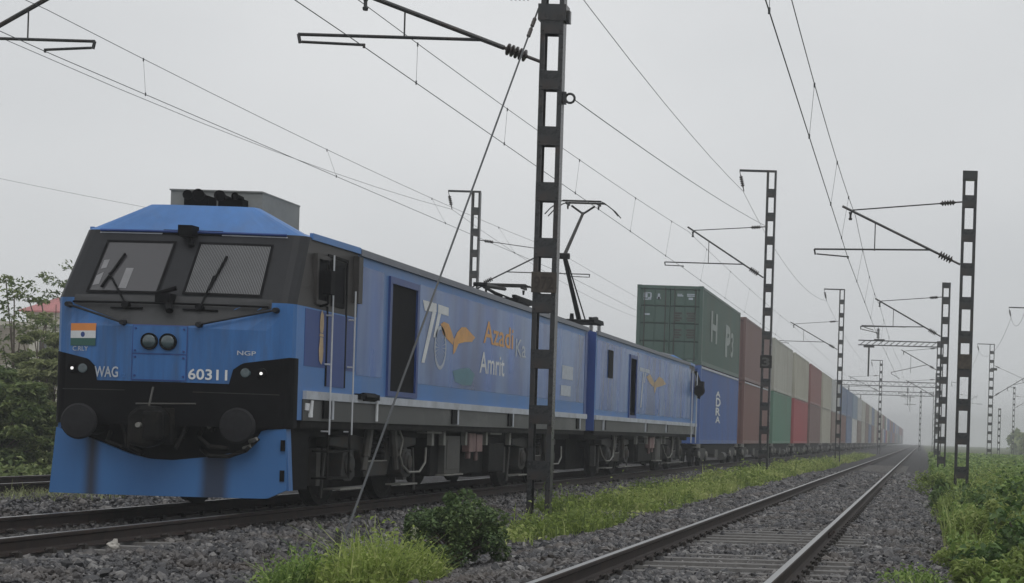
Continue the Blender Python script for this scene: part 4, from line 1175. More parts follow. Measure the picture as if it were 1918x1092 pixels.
def cantilever(t, sg, w, zb, xe, ze, zt, zr, xr, xc, zc, r=.032, low=False):
    """sg: direction of the arm (+1/-1); xe, ze strut end; zt tie height at the mast; zr, xr registration tube; xc, zc contact wire"""
    h = w / 2
    g = MB(); p0 = Vector((sg * (h + .02), 0, zb)); p1 = Vector((sg * xe, 0, ze)); d = (p1 - p0)
    a = p0 + d * .06; b_ = p0 + d * .19
    g.tube(p0, a, .028); insulator(g, a, b_, .10, 5); g.build('strut_insulator', M['insul'], t)
    g = MB(); g.tube(b_, p1, r, r, 8); g.build('bracket_strut', M['steel'], t)
    g = MB(); q0 = Vector((sg * (h + .01), 0, zt)); q1 = p0 + d * .93; e = q1 - q0
    g.tube(q0, q0 + e * .06, .02); insulator(g, q0 + e * .06, q0 + e * .20, .07, 5); g.build('tie_insulator', M['insul'], t)
    g = MB(); g.tube(q0 + e * .20, q1, r * .55, r * .55, 6); g.build('stay_tube', M['steel'], t)
    k = (zr - p0.z) / d.z if abs(d.z) > .01 else .5
    k = max(.25, min(.6, k)); rs = p0 + d * k
    g = MB(); g.tube(rs, (sg * xr, 0, zr), r * .7, r * .7, 8); g.tube((sg * xr, 0, zr), (sg * xr + sg * -.03, 0, zr - .14), r * .7); g.build('registration_tube', M['steel'], t)
    g = MB(); g.tube((sg * (xr - .06), 0, zr - .12), (sg * xc, 0, zc + .03), r * .6, r * .6, 6); g.tube((sg * xc, 0, zc + .05), (sg * xc, 0, zc - .02), .022); g.build('steady_arm', M['steel'], t)
    km = .72; pm = p0 + d * km
    g = MB(); g.tube(pm, (pm.x, 0, zr + .0), .014); g.build('dropper_rod', M['steel'], t)
    g = MB(); pc = p0 + d * .93; g.lathe(pc - Vector((0, 0, .05)), (0, 0, -1), [(0, .05), (.06, .03), (.14, .03), (.16, .05), (.2, .04)], 8); g.build('catenary_clamp', M['steel'], t)

# near line of masts, between the tracks
m1 = mast(-6.13, 26, 11.2, 'tall nearest mast in front of the locomotive, guy wire and number plate on it', pitch=.895, first=.52)
cantilever(m1, -1, .37, 7.10, 3.25, 8.16, 8.15, 7.42, 4.10, 3.04, 7.25, .040)
g = MB(); g.box(-.20, .20, -.145, -.118, 3.37, 3.70); np_ = g.build('number_plate', M['plate'], m1)
co, fs, tw, th = text_mesh('972', 1.0, .02)
g = MB(); g.add([(-.16 + x / tw * .32, -.1475, 3.43 + y / th * .20) for x, y in co], fs); g.build('number_marking', paint('rust_mark', (.03, .022, .018), .8), np_)
g = MB(); g.box(-.225, .225, -.13, .13, 7.74, 8.0); g.box(.226, .27, -.05, .05, 7.72, 7.92); g.build('anchor_band', M['steel'], m1)
g = MB(); g.box(.186, .24, -.03, .03, 6.42, 6.62); 
for k in range(12):
    t0_, t1_ = 2 * math.pi * k / 12, 2 * math.pi * (k + 1) / 12
    g.tube((.30 + .075 * math.cos(t0_), 0, 6.52 + .075 * math.sin(t0_)), (.30 + .075 * math.cos(t1_), 0, 6.52 + .075 * math.sin(t1_)), .02)
g.build('anchor_ring', M['steel'], m1)
g = MB()
zz = .52
while zz < 11:
    for bx in (-.148, .148):
        for bz in (-.10, .10): g.lathe((bx, -.1135, zz + bz), (0, -1, 0), [(0, .017), (.014, .015)], 6)
    zz += .895
tag(g.build('batten_bolts', M['steel'], m1), kind='stuff')
m2 = mast(-5.97, 61, 11.2, 'second mast along the train, upside number plate, bent bracket on top', hook=-1.22)
cantilever(m2, -1, .37, 7.20, 3.12, 9.03, 9.12, 7.68, 3.95, 3.25, 7.52)
g = MB(); g.box(-.22, .22, -.145, -.118, 3.78, 4.26); n2 = g.build('number_plate', M['under'], m2)
co, fs, tw, th = text_mesh('3', 1.0, .03)
g = MB(); g.add([(-.16 + x / tw * .30, -.1475, 3.86 + y / th * .32) for x, y in co], fs); g.build('number_marking', M['grime'], n2)
m3 = mast(-5.63, 108, 11.2, 'third mast along the train, half way down the containers', hook=-1.22)
cantilever(m3, -1, .37, 7.20, 3.40, 8.95, 9.1, 7.68, 4.2, 3.5, 7.52)
m4 = mast(-5.2, 195, 10.9, 'fourth mast along the train, faint in the haze', hook=-1.22)
cantilever(m4, -1, .37, 7.20, 3.9, 8.95, 9.1, 7.68, 4.7, 4.0, 7.52)
# right-hand line
r1 = mast(1.02, 41, 8.06, 'tall mast standing in the shrubs at the right, nearest of its row', first=.42, pitch=.86)
cantilever(r1, -1, .34, 5.70, 3.22, 7.09, 7.29, 5.98, 3.90, 3.04, 5.78)
g = MB(); g.box(-.175, .175, -.135, -.113, 3.05, 3.42); g.build('number_plate', M['plate'], r1)
r2 = mast(.85, 69.6, 8.06, 'second mast of the right-hand row, just left of the nearest one', first=.42, pitch=.86)
cantilever(r2, -1, .34, 5.75, 3.05, 7.30, 7.45, 6.08, 3.65, 2.95, 5.80)
r3 = mast(1.15, 120, 8.7, 'third mast of the right-hand row carrying the long boom over the track', first=.42, w=.5, dep=.36)
g = MB()
for zz in (8.28, 8.62):
    for yy in (-.14, .14): g.box(-6.1, .2, yy - .025, yy + .025, zz - .03, zz + .03)
for k in range(14):
    x0 = -6.0 + k * .44
    for yy in (-.14, .14): g.bar((x0, yy, 8.28), (x0 + .44, yy, 8.62), .03, .03)
g.build('boom', M['steel'], r3)
g = MB(); g.box(-4.95, -4.15, -.15, .15, 8.66, 8.74); insulator(g, (-4.65, 0, 8.74), (-4.65, 0, 9.6), .13, 7); g.tube((-5.9, 0, 9.72), (-2.6, 0, 9.70), .04); g.tube((-5.7, 0, 9.6), (-5.0, 0, 9.4), .03); g.build('boom_insulator', M['steel'], r3)
g = MB(); g.box(-5.7, -4.9, -.15, .15, 8.10, 8.245); g.tube((-5.3, 0, 8.1), (-5.3, 0, 5.95), .07, .06); g.build('drop_arm', M['steel'], r3)
cantilever(r3, -1, .5, 6.6, 2.9, 8.0, 8.2, 6.3, 3.6, 3.0, 5.85)
r4 = mast(1.4, 160, 8.06, 'fourth mast of the right-hand row, grey in the haze', first=.42, w=.5, dep=.36)
cantilever(r4, -1, .5, 5.75, 3.2, 7.30, 7.45, 6.08, 3.9, 3.2, 5.80)
# portals far down the line
for Yp, lab in ((205, 'nearer of two grey portal gantries spanning both tracks in the haze'), (245, 'farther of two grey portal gantries spanning both tracks in the haze')):
    t = empty('portal_gantry', (0, Yp, 0)); tag(t, lab, 'gantry', 'portal gantries in the haze')
    for xx in (-12.6, 1.75):
        g = MB()
        for sx in (-.22, .22):
            for sy in (-.22, .22): g.box(xx + sx - .04, xx + sx + .04, sy - .04, sy + .04, -.5, 9.0)
        for k in range(10): g.bar((xx - .22, -.26, k * .9), (xx + .22, -.26, k * .9 + .8), .04, .04)
        g.build('portal_leg', M['steel'], t)
    g = MB()
    for zz in (8.2, 8.75):
        for sy in (-.22, .22): g.box(-12.4, 1.55, sy - .035, sy + .035, zz - .045, zz + .045)
    for k in range(28): g.bar((-12.4 + k * .498, -.22, 8.2 if k % 2 else 8.75), (-12.4 + (k + 1) * .498, -.22, 8.75 if k % 2 else 8.2), .04, .04)
    g.build('portal_beam', M['steel'], t)
    for xx in (-9.5, -2.0):
        g = MB(); insulator(g, (xx, 0, 8.15), (xx, 0, 7.3), .12, 6); g.tube((xx - .9, 0, 6.9), (xx + .9, 0, 6.9), .04); g.tube((xx, 0, 7.3), (xx, 0, 5.8), .03); g.build('drop_insulator', M['steel'], t)
# far track line (left of the train)
f1 = mast(-19.25, 29.4, 11.2, 'mast just outside the left edge whose arm reaches into the top left corner', hook=-1.2)
cantilever(f1, 1, .37, 7.0, 3.75, 9.15, 9.6, 8.0, 3.98, 3.08, 7.79, .042)
f2 = mast(-19.2, 68.5, 11.2, 'mast behind the locomotive roof with a bent bracket on top', hook=-1.2)
cantilever(f2, 1, .37, 7.25, 3.4, 8.95, 9.17, 7.86, 4.9, 4.1, 7.72)
# right-hand far lines
e1 = mast(8.35, 118, 11.2, 'mast beyond the right edge whose bent top bracket reaches into view', hook=-2.3)
cantilever(e1, 1, .37, 7.2, 3.1, 8.95, 9.1, 7.7, 3.9, 3.0, 7.5)
e2 = mast(6.75, 162, 11.2, 'hazy mast at the far right with a bent top bracket and arms to the right', hook=-1.5, w=.5)
cantilever(e2, 1, .5, 6.0, 3.4, 8.0, 9.1, 7.7, 4.2, 3.2, 7.5)
g = MB(); g.box(-.1, .55, -.12, .12, 8.6, 8.85); g.build('side_box', M['steel'], e2)
e3 = mast(5.6, 260, 11.0, 'thin faint mast behind the right-hand masts', hook=-1.2)
cantilever(e3, 1, .37, 7.2, 3.1, 8.95, 9.1, 7.7, 3.9, 3.0, 7.5)
e4 = mast(14.6, 260, 10.5, 'faintest mast near the right edge, thin and grey', hook=-1.2)
cantilever(e4, 1, .37, 7.2, 3.1, 8.95, 9.1, 7.7, 3.9, 3.0, 7.5)
e5 = mast(10.2, 215, 6.0, 'short grey post low at the far right', hook=0)
p1_ = mast(-.4, 260, 9.5, 'faint post straight ahead where the tracks vanish', hook=0, w=.3)

# wires
def wire_pts(pts, sag=0.0, n=10):
    out = []
    for a, b_ in zip(pts[:-1], pts[1:]):
        a, b_ = Vector(a), Vector(b_)
        for k in range(n):
            t_ = k / n; p = a.lerp(b_, t_); p.z -= sag * 4 * t_ * (1 - t_); out.append(p)
    out.append(Vector(pts[-1]))
    return out
def sample(pts, y):
    for a, b_ in zip(pts[:-1], pts[1:]):
        if a.y <= y <= b_.y: return a.lerp(b_, (y - a.y) / max(1e-6, b_.y - a.y))
    return pts[-1]
def ohl(label, contact, cat, sag, drops, rc=.008, rm=.007):
    t = empty('overhead_line', (contact[0][0], contact[0][1], 0)); tag(t, label, 'wires')
    off = Vector((contact[0][0], contact[0][1], 0))
    c = wire_pts(contact, 0, 4); m_ = wire_pts(cat, sag, 12)
    g = MB(); g.path([p - off for p in c], rc, 5); g.build('contact_wire', M['wire'], t)
    g = MB(); g.path([p - off for p in m_], rm, 5); g.build('messenger_wire', M['wire'], t)
    for y in drops:
        a, b_ = sample(c, y), sample(m_, y)
        g = MB(); g.tube(a - off, b_ - off, .0035, .0035, 4); g.lathe(a - off - Vector((0, 0, .03)), (0, 0, 1), [(0, .014), (.07, .014)], 6); g.lathe(b_ - off - Vector((0, 0, .05)), (0, 0, 1), [(0, .014), (.07, .014)], 6); g.build('dropper', M['wire'], t)
ohl('pair of wires over the train track running through the nearest mast arm', [(-9.6, -10, 7.15), (-9.17, 26, 7.25), (-9.25, 61, 7.50), (-9.15, 108, 7.50), (-9.2, 195, 7.5), (-9.3, 300, 7.5)],
    [(-9.5, -10, 7.9), (-9.18, 26, 7.93), (-9.05, 61, 8.85), (-8.9, 108, 8.75), (-9.0, 195, 8.75), (-9.0, 300, 8.75)], .12, [18, 22, 28.7, 34.8, 42, 50, 57, 66, 74, 82, 90, 99])
ohl('pair of wires over the empty track, arcing down from the top right', [(-2.2, -10, 5.8), (-1.80, 17, 5.8), (-2.02, 41, 5.78), (-2.1, 69.6, 5.8), (-1.9, 120, 5.8), (-1.9, 300, 5.8)],
    [(-1.8, -10, 6.9), (-1.78, 12, 6.9), (-1.86, 41, 6.85), (-2.0, 69.6, 7.0), (-1.8, 120, 7.0), (-1.9, 300, 7.0)], .28, [17.6, 24.8, 31.8, 37, 47, 54, 61, 76, 86])
ohl('pair of wires of the far track crossing the sky at the left', [(-16.0, -5, 7.8), (-16.17, 29.4, 7.79), (-15.1, 68.5, 7.72), (-16.3, 140, 7.7)],
    [(-16.1, -5, 8.6), (-16.16, 29.4, 8.55), (-15.9, 68.5, 8.9), (-16.3, 140, 8.9)], .22, [20, 33, 43, 52, 60])
def single(name, label, pts, sag, r=.008, cat='wire'):
    off = Vector(pts[0]); g = MB(); g.path([p - off for p in wire_pts(pts, sag, 14)], r, 5)
    o = g.build(name, M['wire'], None, off); tag(o, label, cat); return o
single('feeder_wire', 'feeder wire slung between bent brackets above the train masts', [(-7.1, -4, 11.1), (-7.04, 61, 10.44), (-6.68, 108, 10.44), (-6.24, 195, 10.14), (-6.2, 290, 10.1)], .9)
single('feeder_wire', 'feeder wire left of the far track passing behind the locomotive cab roof', [(-20.2, 2, 10.5), (-20.22, 68.5, 10.44), (-20.3, 140, 10.4)], 1.15)
single('earth_wire', 'single wire from the ring on the nearest mast to the second mast', [(-5.76, 26, 6.50), (-6.05, 60.9, 9.1)], .12)
single('feeder_wire', 'drooping wire between the hooked masts at the right edge', [(5.9, 90, 10.4), (6.23, 118, 10.44), (5.43, 162, 10.44), (4.5, 260, 10.3)], 1.4, .012)
single('service_wire', 'thin wire sloping down to the left of the cab roof', [(-58, 80, 15.2), (-30, 80, 10.4)], .3)
gw = single('guy_wire', 'straight guy wire leaning from the nearest mast down to the ballast', [(-6.66, 18.5, -.38), (-6.38, 26, 7.95)], 0, .014, 'guy wire')
g = MB(); g.tube((0, -.05, 0), (0, .03, .32), .03); g.build('anchor_rod', M['bogie'], gw)
g = MB(); dd = (Vector((-6.38, 26, 7.95)) - Vector((-6.66, 18.5, -.38))); 
for k in (.93, .955): insulator(g, dd * k, dd * (k + .02), .03, 2)
g.build('turnbuckle', M['insul'], gw)

# ------------------------------------------------------------------ vegetation
def leaves_arr(C, Nrm, size, asp=0.55, fold=0.18, r_=rng):
    """rhombic folded leaves: centres C (n,3), facing Nrm (n,3), lengths size (n,)"""
    n_ = len(C)
    t_ = r_.normal(size=(n_, 3)); t_ -= (t_ * Nrm).sum(1, keepdims=True) * Nrm
    t_ /= np.linalg.norm(t_, axis=1, keepdims=True) + 1e-9
    u_ = np.cross(Nrm, t_)
    s_ = size[:, None]
    a = C - t_ * s_ * .5; c = C + t_ * s_ * .5 - Nrm * s_ * .08
    b_ = C + u_ * s_ * asp * .5 + Nrm * s_ * fold; d = C - u_ * s_ * asp * .5 + Nrm * s_ * fold
    V = np.stack([a, b_, c, d], 1).reshape(-1, 3)
    i = np.arange(n_)[:, None] * 4
    F = np.concatenate([i + np.array([[0, 1, 2]]), i + np.array([[0, 2, 3]])], 0)
    return V, F

def unit(n_, r_=rng, up=0.6):
    v = r_.normal(size=(n_, 3)); v[:, 2] = np.abs(v[:, 2]) + up
    return v / np.linalg.norm(v, axis=1, keepdims=True)

def leaf_cloud(name, clumps, per, size, mat, parent, asp=.55, seed=1, bright=0.0, loc=(0, 0, 0)):
    """clumps: list of (centre, radius xyz); leaves spread through each clump, denser near its shell"""
    r_ = np.random.default_rng(seed)
    Cs, Vs = [], []
    for (c, rad) in clumps:
        k = max(8, int(per * r_.uniform(.7, 1.3)))
        d = r_.normal(size=(k, 3)); d /= np.linalg.norm(d, axis=1, keepdims=True)
        q = r_.uniform(.35, 1.0, (k, 1)) ** .6
        Cs.append(np.asarray(c) + d * q * np.asarray(rad))
        Vs.append(np.clip(r_.normal(.45 + bright + r_.uniform(-.18, .18), .2, k), 0, 1))
    C = np.vstack(Cs); v = np.concatenate(Vs)
    sz = size * r_.uniform(.55, 1.35, len(C))
    V, F = leaves_arr(C, unit(len(C), r_), sz, asp, r_=r_)
    me = np_mesh(name, V, F, mat, np.repeat(v, 4))
    return link(name, me, parent, loc)

def shrub(x, y, h, rad, mat, label, name='shrub', n=26, per=70, size=.08, seed=1, group=None, zb=None, asp=.55, bright=0.0, tall=1.0):
    r_ = random.Random(seed)
    z0 = gz(x) - .02 if zb is None else zb
    t = empty(name, (x, y, z0)); tag(t, label, 'shrub', group)
    clumps, g = [], MB()
    for k in range(n):
        th = r_.uniform(0, 6.283); rr = rad * math.sqrt(r_.uniform(0, 1)); zz = h * (.16 + .80 * r_.random() ** .8 * (1 - .40 * (rr / rad) ** 2))
        c = (rr * math.cos(th), rr * math.sin(th), zz)
        q = rad * r_.uniform(.16, .32)
        clumps.append((c, (q, q, min(q * tall, zz * .9))))
        if k % 2 == 0: g.path([(0, 0, 0), (c[0] * .4, c[1] * .4, c[2] * .55), c], .006 + .004 * h, 5)
    g.build('stem', M['bark'], t)
    leaf_cloud('foliage', clumps, per, size, mat, t, asp, seed, bright)
    return t

def blades(name, P, h, w, lean, mat, var, r_=rng):
    n_ = len(P)
    th = r_.uniform(0, 6.283, n_); d = np.column_stack([np.cos(th), np.sin(th), np.zeros(n_)])
    u_ = np.column_stack([-np.sin(th), np.cos(th), np.zeros(n_)])
    up = np.array([[0, 0, 1.0]])
    H = h[:, None]; Wd = w[:, None]; Ln = lean[:, None]
    m_ = P + up * H * .55 + d * H * Ln * .30; tp = P + up * H * (1 - .25 * Ln) + d * H * Ln
    V = np.stack([P - u_ * Wd, P + u_ * Wd, m_ + u_ * Wd * .8, m_ - u_ * Wd * .8, tp + u_ * Wd * .12, tp - u_ * Wd * .12], 1).reshape(-1, 3)
    i = np.arange(n_)[:, None] * 6
    F = np.concatenate([i + np.array([[0, 1, 2, 3]]), i + np.array([[3, 2, 4, 5]])], 0)
    return np_mesh(name, V, F, mat, np.repeat(var, 6))

def nz2(P, f, s=0.0): return np.array([noise.noise((x * f, y * f, s)) for x, y in P])

# grass strip between the tracks
P = np.vstack([scatter_area(-7.0, -4.75, 19.5, 30, 1500), scatter_area(-7.2, -4.7, 30, 48, 1000), scatter_area(-7.4, -4.6, 48, 95, 420), scatter_area(-7.4, -4.5, 95, 170, 60)])
den = nz2(P, .55, 1.7)
e_ = np.minimum(P[:, 0] + 7.05 + .25 * np.sin(P[:, 1] * .5), -4.85 - P[:, 0] + .2 * np.sin(P[:, 1] * .8))
near_bare = np.clip((P[:, 1] - 21.0) / 3.0, 0, 1)
left_bare = np.where(P[:, 1] < 29, np.clip((P[:, 0] + 6.35) / .5, 0, 1), 1)
pr = np.clip(e_ / .6, 0, 1) * np.clip(.62 + den * 2.2, 0.04, 1) * near_bare * left_bare
P = P[rng.random(len(P)) < pr]
hh = rng.gamma(6, 1 / 6, len(P)) * (.18 + .17 * nz2(P, .9, 4.2) + .05 * nz2(P, 3.0, 1.2)) * np.where(P[:, 1] > 48, 1.15, 1.0)
var = np.clip(.5 + .75 * nz2(P, .5, 9.1) + .4 * nz2(P, 2.2, 5.5) + rng.normal(0, .2, len(P)), 0, 1)
gl = link('grass_strip', blades('grass_strip', np.column_stack([P, np.interp(P[:, 0], GZX, GZZ) - .04]), hh, rng.uniform(.006, .013, len(P)) * np.where(P[:, 1] > 48, 1.8, 1.0), rng.uniform(.1, .8, len(P)), M['grass'], var))
tag(gl, 'bright green grass strip growing between the two tracks', 'grass', kind='stuff')
# broad small leaves mixed in with it
k = rng.random(len(P)) < .75
C = np.column_stack([P[k], np.interp(P[k][:, 0], GZX, GZZ) + hh[k] * rng.uniform(.3, 1.1, k.sum())])
V, F = leaves_arr(C, unit(len(C)), rng.uniform(.035, .10, len(C)) * np.where(P[k][:, 1] > 48, 1.7, 1.0), .6)
tag(link('weed_leaves', np_mesh('weed_leaves', V, F, M['grass'], np.repeat(np.clip(var[k] + rng.normal(0, .12, len(C)), 0, 1), 4))), 'small weed leaves among the grass between the tracks', 'weeds', kind='stuff')

# bright grass clump in the foreground
def clump(name, x, y, rad, h, nb, label, mat, seed, leafy=0):
    r_ = np.random.default_rng(seed)
    t = empty(name, (x, y, gz(x))); tag(t, label, 'grass clump')
    a = r_.uniform(0, 6.283, nb); q = np.sqrt(r_.random(nb))
    Pb = np.column_stack([rad[0] * q * np.cos(a), rad[1] * q * np.sin(a), np.full(nb, -.05)])
    hb = h * r_.gamma(9, 1 / 9, nb) * (1 - .55 * q ** 2)
    vb = np.clip(r_.normal(.55, .22, nb), 0, 1)
    link('blades', blades('blades', Pb, hb, r_.uniform(.005, .011, nb), r_.uniform(.15, .95, nb), mat, vb, r_), t)
    if leafy:
        i = r_.integers(0, nb, leafy)
        C = Pb[i] + np.column_stack([r_.normal(0, .05, leafy), r_.normal(0, .05, leafy), .05 + hb[i] * r_.uniform(.3, .95, leafy)])
        V, F = leaves_arr(C, unit(leafy, r_), r_.uniform(.03, .07, leafy), .5, r_=r_)
        link('foliage', np_mesh('foliage', V, F, mat, np.repeat(np.clip(r_.normal(.5, .2, leafy), 0, 1), 4)), t)
    return t
clump('grass_clump', -5.0, 15.0, (.54, 1.0), .44, 3600, 'bright yellow green grass clump in the foreground, left of the dark bush', M['grass'], 21, 4200)
clump('grass_clump', -5.55, 14.6, (.30, .7), .34, 1500, 'darker leafy tuft at the left foot of the bright grass clump', M['shrubleaf'], 22, 1500)
clump('grass_clump', -15.0, 28.0, (.9, 2.6), .20, 1400, 'dry grass patch on the stones left of the locomotive skirt', M['paleleaf'], 23, 200)
clump('grass_clump', -0.05, 15.6, (.35, .8), .16, 500, 'low tuft at the ballast edge below the right-hand shrubs', M['shrubleaf'], 24, 200)
for k_, (dx_, dy_, hz_) in enumerate(((-.10, .1, .50), (.12, -.2, .47), (.22, .3, .52), (-.28, -.1, .40))):
    r_ = np.random.default_rng(60 + k_)
    Cp = np.column_stack([r_.normal(0, .018, 60) + dx_, r_.normal(0, .018, 60) + dy_, hz_ + r_.uniform(-.07, .07, 60)])
    Vp, Fp = leaves_arr(Cp, unit(60, r_, .2), r_.uniform(.012, .03, 60), .4, r_=r_)
    CLUMP0 = [o for o in bpy.data.objects if o.name == 'grass_clump'][0]
    link('seed_head', np_mesh('seed_head', Vp, Fp, M['plume'], np.repeat(r_.random(60), 4)), CLUMP0)
# dark bush
shrub(-4.97, 17.3, .78, .50, M['darkleaf'], 'dark green bushy weed beside the bright grass clump', 'bush', n=60, per=210, size=.048, seed=5, zb=-.33)

# shrubs along the right-hand side
RS = [(.95, 15.6, .80, .62, .05), (1.25, 17.4, .95, .75, 0), (.75, 18.6, .74, .50, .12), (1.75, 19.6, 1.12, .8, .05), (1.05, 21.2, .86, .62, .12), (2.0, 22.6, 1.15, .85, 0), (1.35, 24.2, .95, .7, .12),
      (.80, 25.8, .72, .52, .15), (2.3, 26.2, 1.2, .9, .05), (1.5, 28.4, 1.0, .8, .1), (.85, 30.2, .80, .6, .1), (2.4, 30.6, 1.18, .9, .0), (1.7, 33.5, 1.0, .85, .1), (.75, 35.0, .85, .65, .05), (2.7, 35.5, 1.2, 1.0, .05),
      (1.75, 38.5, .95, .9, .1), (.55, 43.0, .95, .8, .0), (3.0, 41.0, 1.15, 1.1, .0), (2.0, 45.0, 1.0, 1.0, .05), (3.6, 48.0, 1.25, 1.2, .0), (1.5, 51, .9, 1.0, 0.05), (5.2, 54.0, 1.5, 1.3, -.1), (3.0, 57.0, 1.1, 1.3, 0)]
W_ = ['nearest', 'second', 'third', 'fourth', 'fifth', 'sixth', 'seventh', 'eighth', 'ninth', 'tenth', 'eleventh', 'twelfth', 'thirteenth', 'fourteenth', 'fifteenth', 'sixteenth', 'seventeenth', 'eighteenth', 'nineteenth', 'twentieth', 'twenty-first', 'twenty-second', 'twenty-third']
for k, (x, y, h, rd, br) in enumerate(RS):
    edge = 'at the ballast edge' if x < 1.1 else ('set back from the ballast' if x < 2.2 else 'farthest from the rails')
    kd = (k * 7 + 3) % 4
    mt_, sz_, as_, pf, wd = ((M['shrubleaf'], .085, .6, 1.0, 'leafy green'), (M['limeleaf'], .055, .45, 1.7, 'fine-leaved yellow green'), (M['darkweed'], .105, .7, .75, 'broad-leaved dark green'), (M['limeleaf'], .095, .28, 1.0, 'narrow-leaved pale green'))[kd]
    shrub(x, y, h * random.uniform(.82, 1.12), rd, mt_, f'{wd} shrub {edge}, {W_[k]} counting away from the camera', n=30 if y < 30 else 22, per=(85 if y < 24 else (62 if y < 36 else 42)) * pf, size=sz_ if y < 30 else sz_ * 1.35, asp=as_, seed=100 + k, group='shrubs right of the empty track', bright=br)
# tall grass tufts poking up between the shrubs
nt = 90
Pt = np.column_stack([rng.uniform(.35, 3.2, nt), rng.uniform(15, 46, nt)])
Pb = np.repeat(Pt, 34, 0) + rng.normal(0, .07, (nt * 34, 2))
hb = np.repeat(rng.uniform(.35, .95, nt), 34) * rng.uniform(.5, 1.15, nt * 34)
tg = link('grass_tufts', blades('grass_tufts', np.column_stack([Pb, np.interp(Pb[:, 0], GZX, GZZ) - .03]), hb, rng.uniform(.004, .009, nt * 34), rng.uniform(.1, .7, nt * 34), M['limeleaf'], np.clip(np.repeat(rng.uniform(.2, .9, nt), 34) + rng.normal(0, .12, nt * 34), 0, 1)))
tag(tg, 'thin grass stalks poking up among the right-hand shrubs', 'grass', kind='stuff')
# low ground cover on that side and farther on
P = np.vstack([scatter_area(.35, 5, 14, 40, 230), scatter_area(.4, 12, 40, 90, 70), scatter_area(.8, 30, 90, 190, 12)])
dn_ = nz2(P, .4, 6.0)
P = P[(P[:, 0] > .55 + .25 * np.sin(P[:, 1] * .9) + .15 * dn_[: len(P)])]
C = np.column_stack([P, np.interp(P[:, 0], GZX, GZZ) + rng.uniform(0, .42, len(P)) * np.where(P[:, 1] > 40, 1.3, 1)])
V, F = leaves_arr(C, unit(len(C)), rng.uniform(.06, .13, len(C)) * np.where(P[:, 1] > 90, 4, np.where(P[:, 1] > 40, 2.0, 1)), .6)
tag(link('ground_cover', np_mesh('ground_cover', V, F, M['shrubleaf'], np.repeat(np.clip(rng.normal(.5, .2, len(C)), 0, 1), 4))), 'low green weeds covering the ground right of the tracks', 'weeds', kind='stuff')

# trees and bushes behind the far track on the left
def tree(x, y, h, rad, mat, label, seed, n=40, per=150, size=.14, trunk=.12, name='tree', low=.25, asp=.4, group='trees left of the far track'):
    r_ = random.Random(seed)
    t = empty(name, (x, y, gz(x) - .05)); tag(t, label, 'tree', group)
    g = MB(); clumps = []; wide = 1.9 if low > .5 else 1.0
    trunk *= .45 if low > .5 else .4
    lean = (r_.uniform(-.3, .3), r_.uniform(-.3, .3))
    pts = [(lean[0] * k / 4, lean[1] * k / 4, h * .8 * k / 4) for k in range(5)]
    for k in range(4): g.tube(pts[k], pts[k + 1], trunk * (1 - .2 * k), trunk * (1 - .2 * (k + 1)), 8)
    for k in range(n):
        th = r_.uniform(0, 6.283); zz = h * lerp(low, 1.0, r_.random() ** .85)
        env = rad * (.35 + .65 * math.sin(math.pi * min(1, max(0, (zz / h - low) / (1.05 - low))) ** .8)) if low > .2 else rad * (1 - .45 * (zz / h) ** 2)
        rr = env * math.sqrt(r_.uniform(.05, 1))
        c = (rr * math.cos(th) + lean[0], rr * math.sin(th) + lean[1], zz)
        q = rad * r_.uniform(.14, .26) * wide
        clumps.append((c, (q, q, q * .5)))
        if k % 3 == 0:
            b0 = (lean[0] * .5, lean[1] * .5, max(.2, zz * .5)); g.path([b0, ((b0[0] + c[0]) / 2, (b0[1] + c[1]) / 2, (b0[2] + c[2]) / 2 + .1), c], .006 + .002 * h, 5)
    g.build('trunk', M['bark'], t)
    leaf_cloud('crown', clumps, per, size, mat, t, asp, seed)
    return t
TS = [(-20.9, 36.5, 2.5, 1.4, 'treeleaf', 'leafy roadside bush right beside the locomotive nose'), (-22.6, 38.0, 2.8, 1.8, 'treeleaf', 'rounded green bush at the left edge beside the track'),
      (-24.9, 42.0, 2.9, 2.0, 'treeleaf', 'broad bush behind the rounded one at the left edge'), (-23.9, 44.0, 4.0, 0.9, 'paleleaf', 'pale feathery bush below the red roof'),
      (-25.5, 45.5, 5.6, 0.9, 'treeleaf', 'feathery tree rising over the wall at the left edge'), (-21.9, 41.0, 3.2, 1.1, 'paleleaf', 'pale green bush half hidden by the locomotive'),
      (-27.7, 50.5, 5.2, 0.6, 'paleleaf', 'thin bare-stemmed tree in front of the red roofed house'), (-29.9, 55.5, 7.0, 0.9, 'treeleaf', 'slender tree whose sprig shows beside the windscreen')]
for k, (x, y, h, rd, mt, lab) in enumerate(TS):
    sparse = k in (4, 6, 7)
    tree(x, y, h, rd, M[mt], lab, 300 + k, n=20 if sparse else 64, per=45 if sparse else 230, size=.19 if not sparse else .15, low=.55 if sparse else .06, name='tree' if sparse else 'bush', asp=.35)
# left verge cover
P = scatter_area(-24, -18.4, 26, 48, 120)
C = np.column_stack([P, np.interp(P[:, 0], GZX, GZZ) + rng.uniform(0, .6, len(P))])
V, F = leaves_arr(C, unit(len(C)), rng.uniform(.09, .2, len(C)), .5)
tag(link('verge_weeds', np_mesh('verge_weeds', V, F, M['treeleaf'], np.repeat(np.clip(rng.normal(.55, .2, len(C)), 0, 1), 4))), 'weeds along the far edge of the farthest track', 'weeds', kind='stuff')
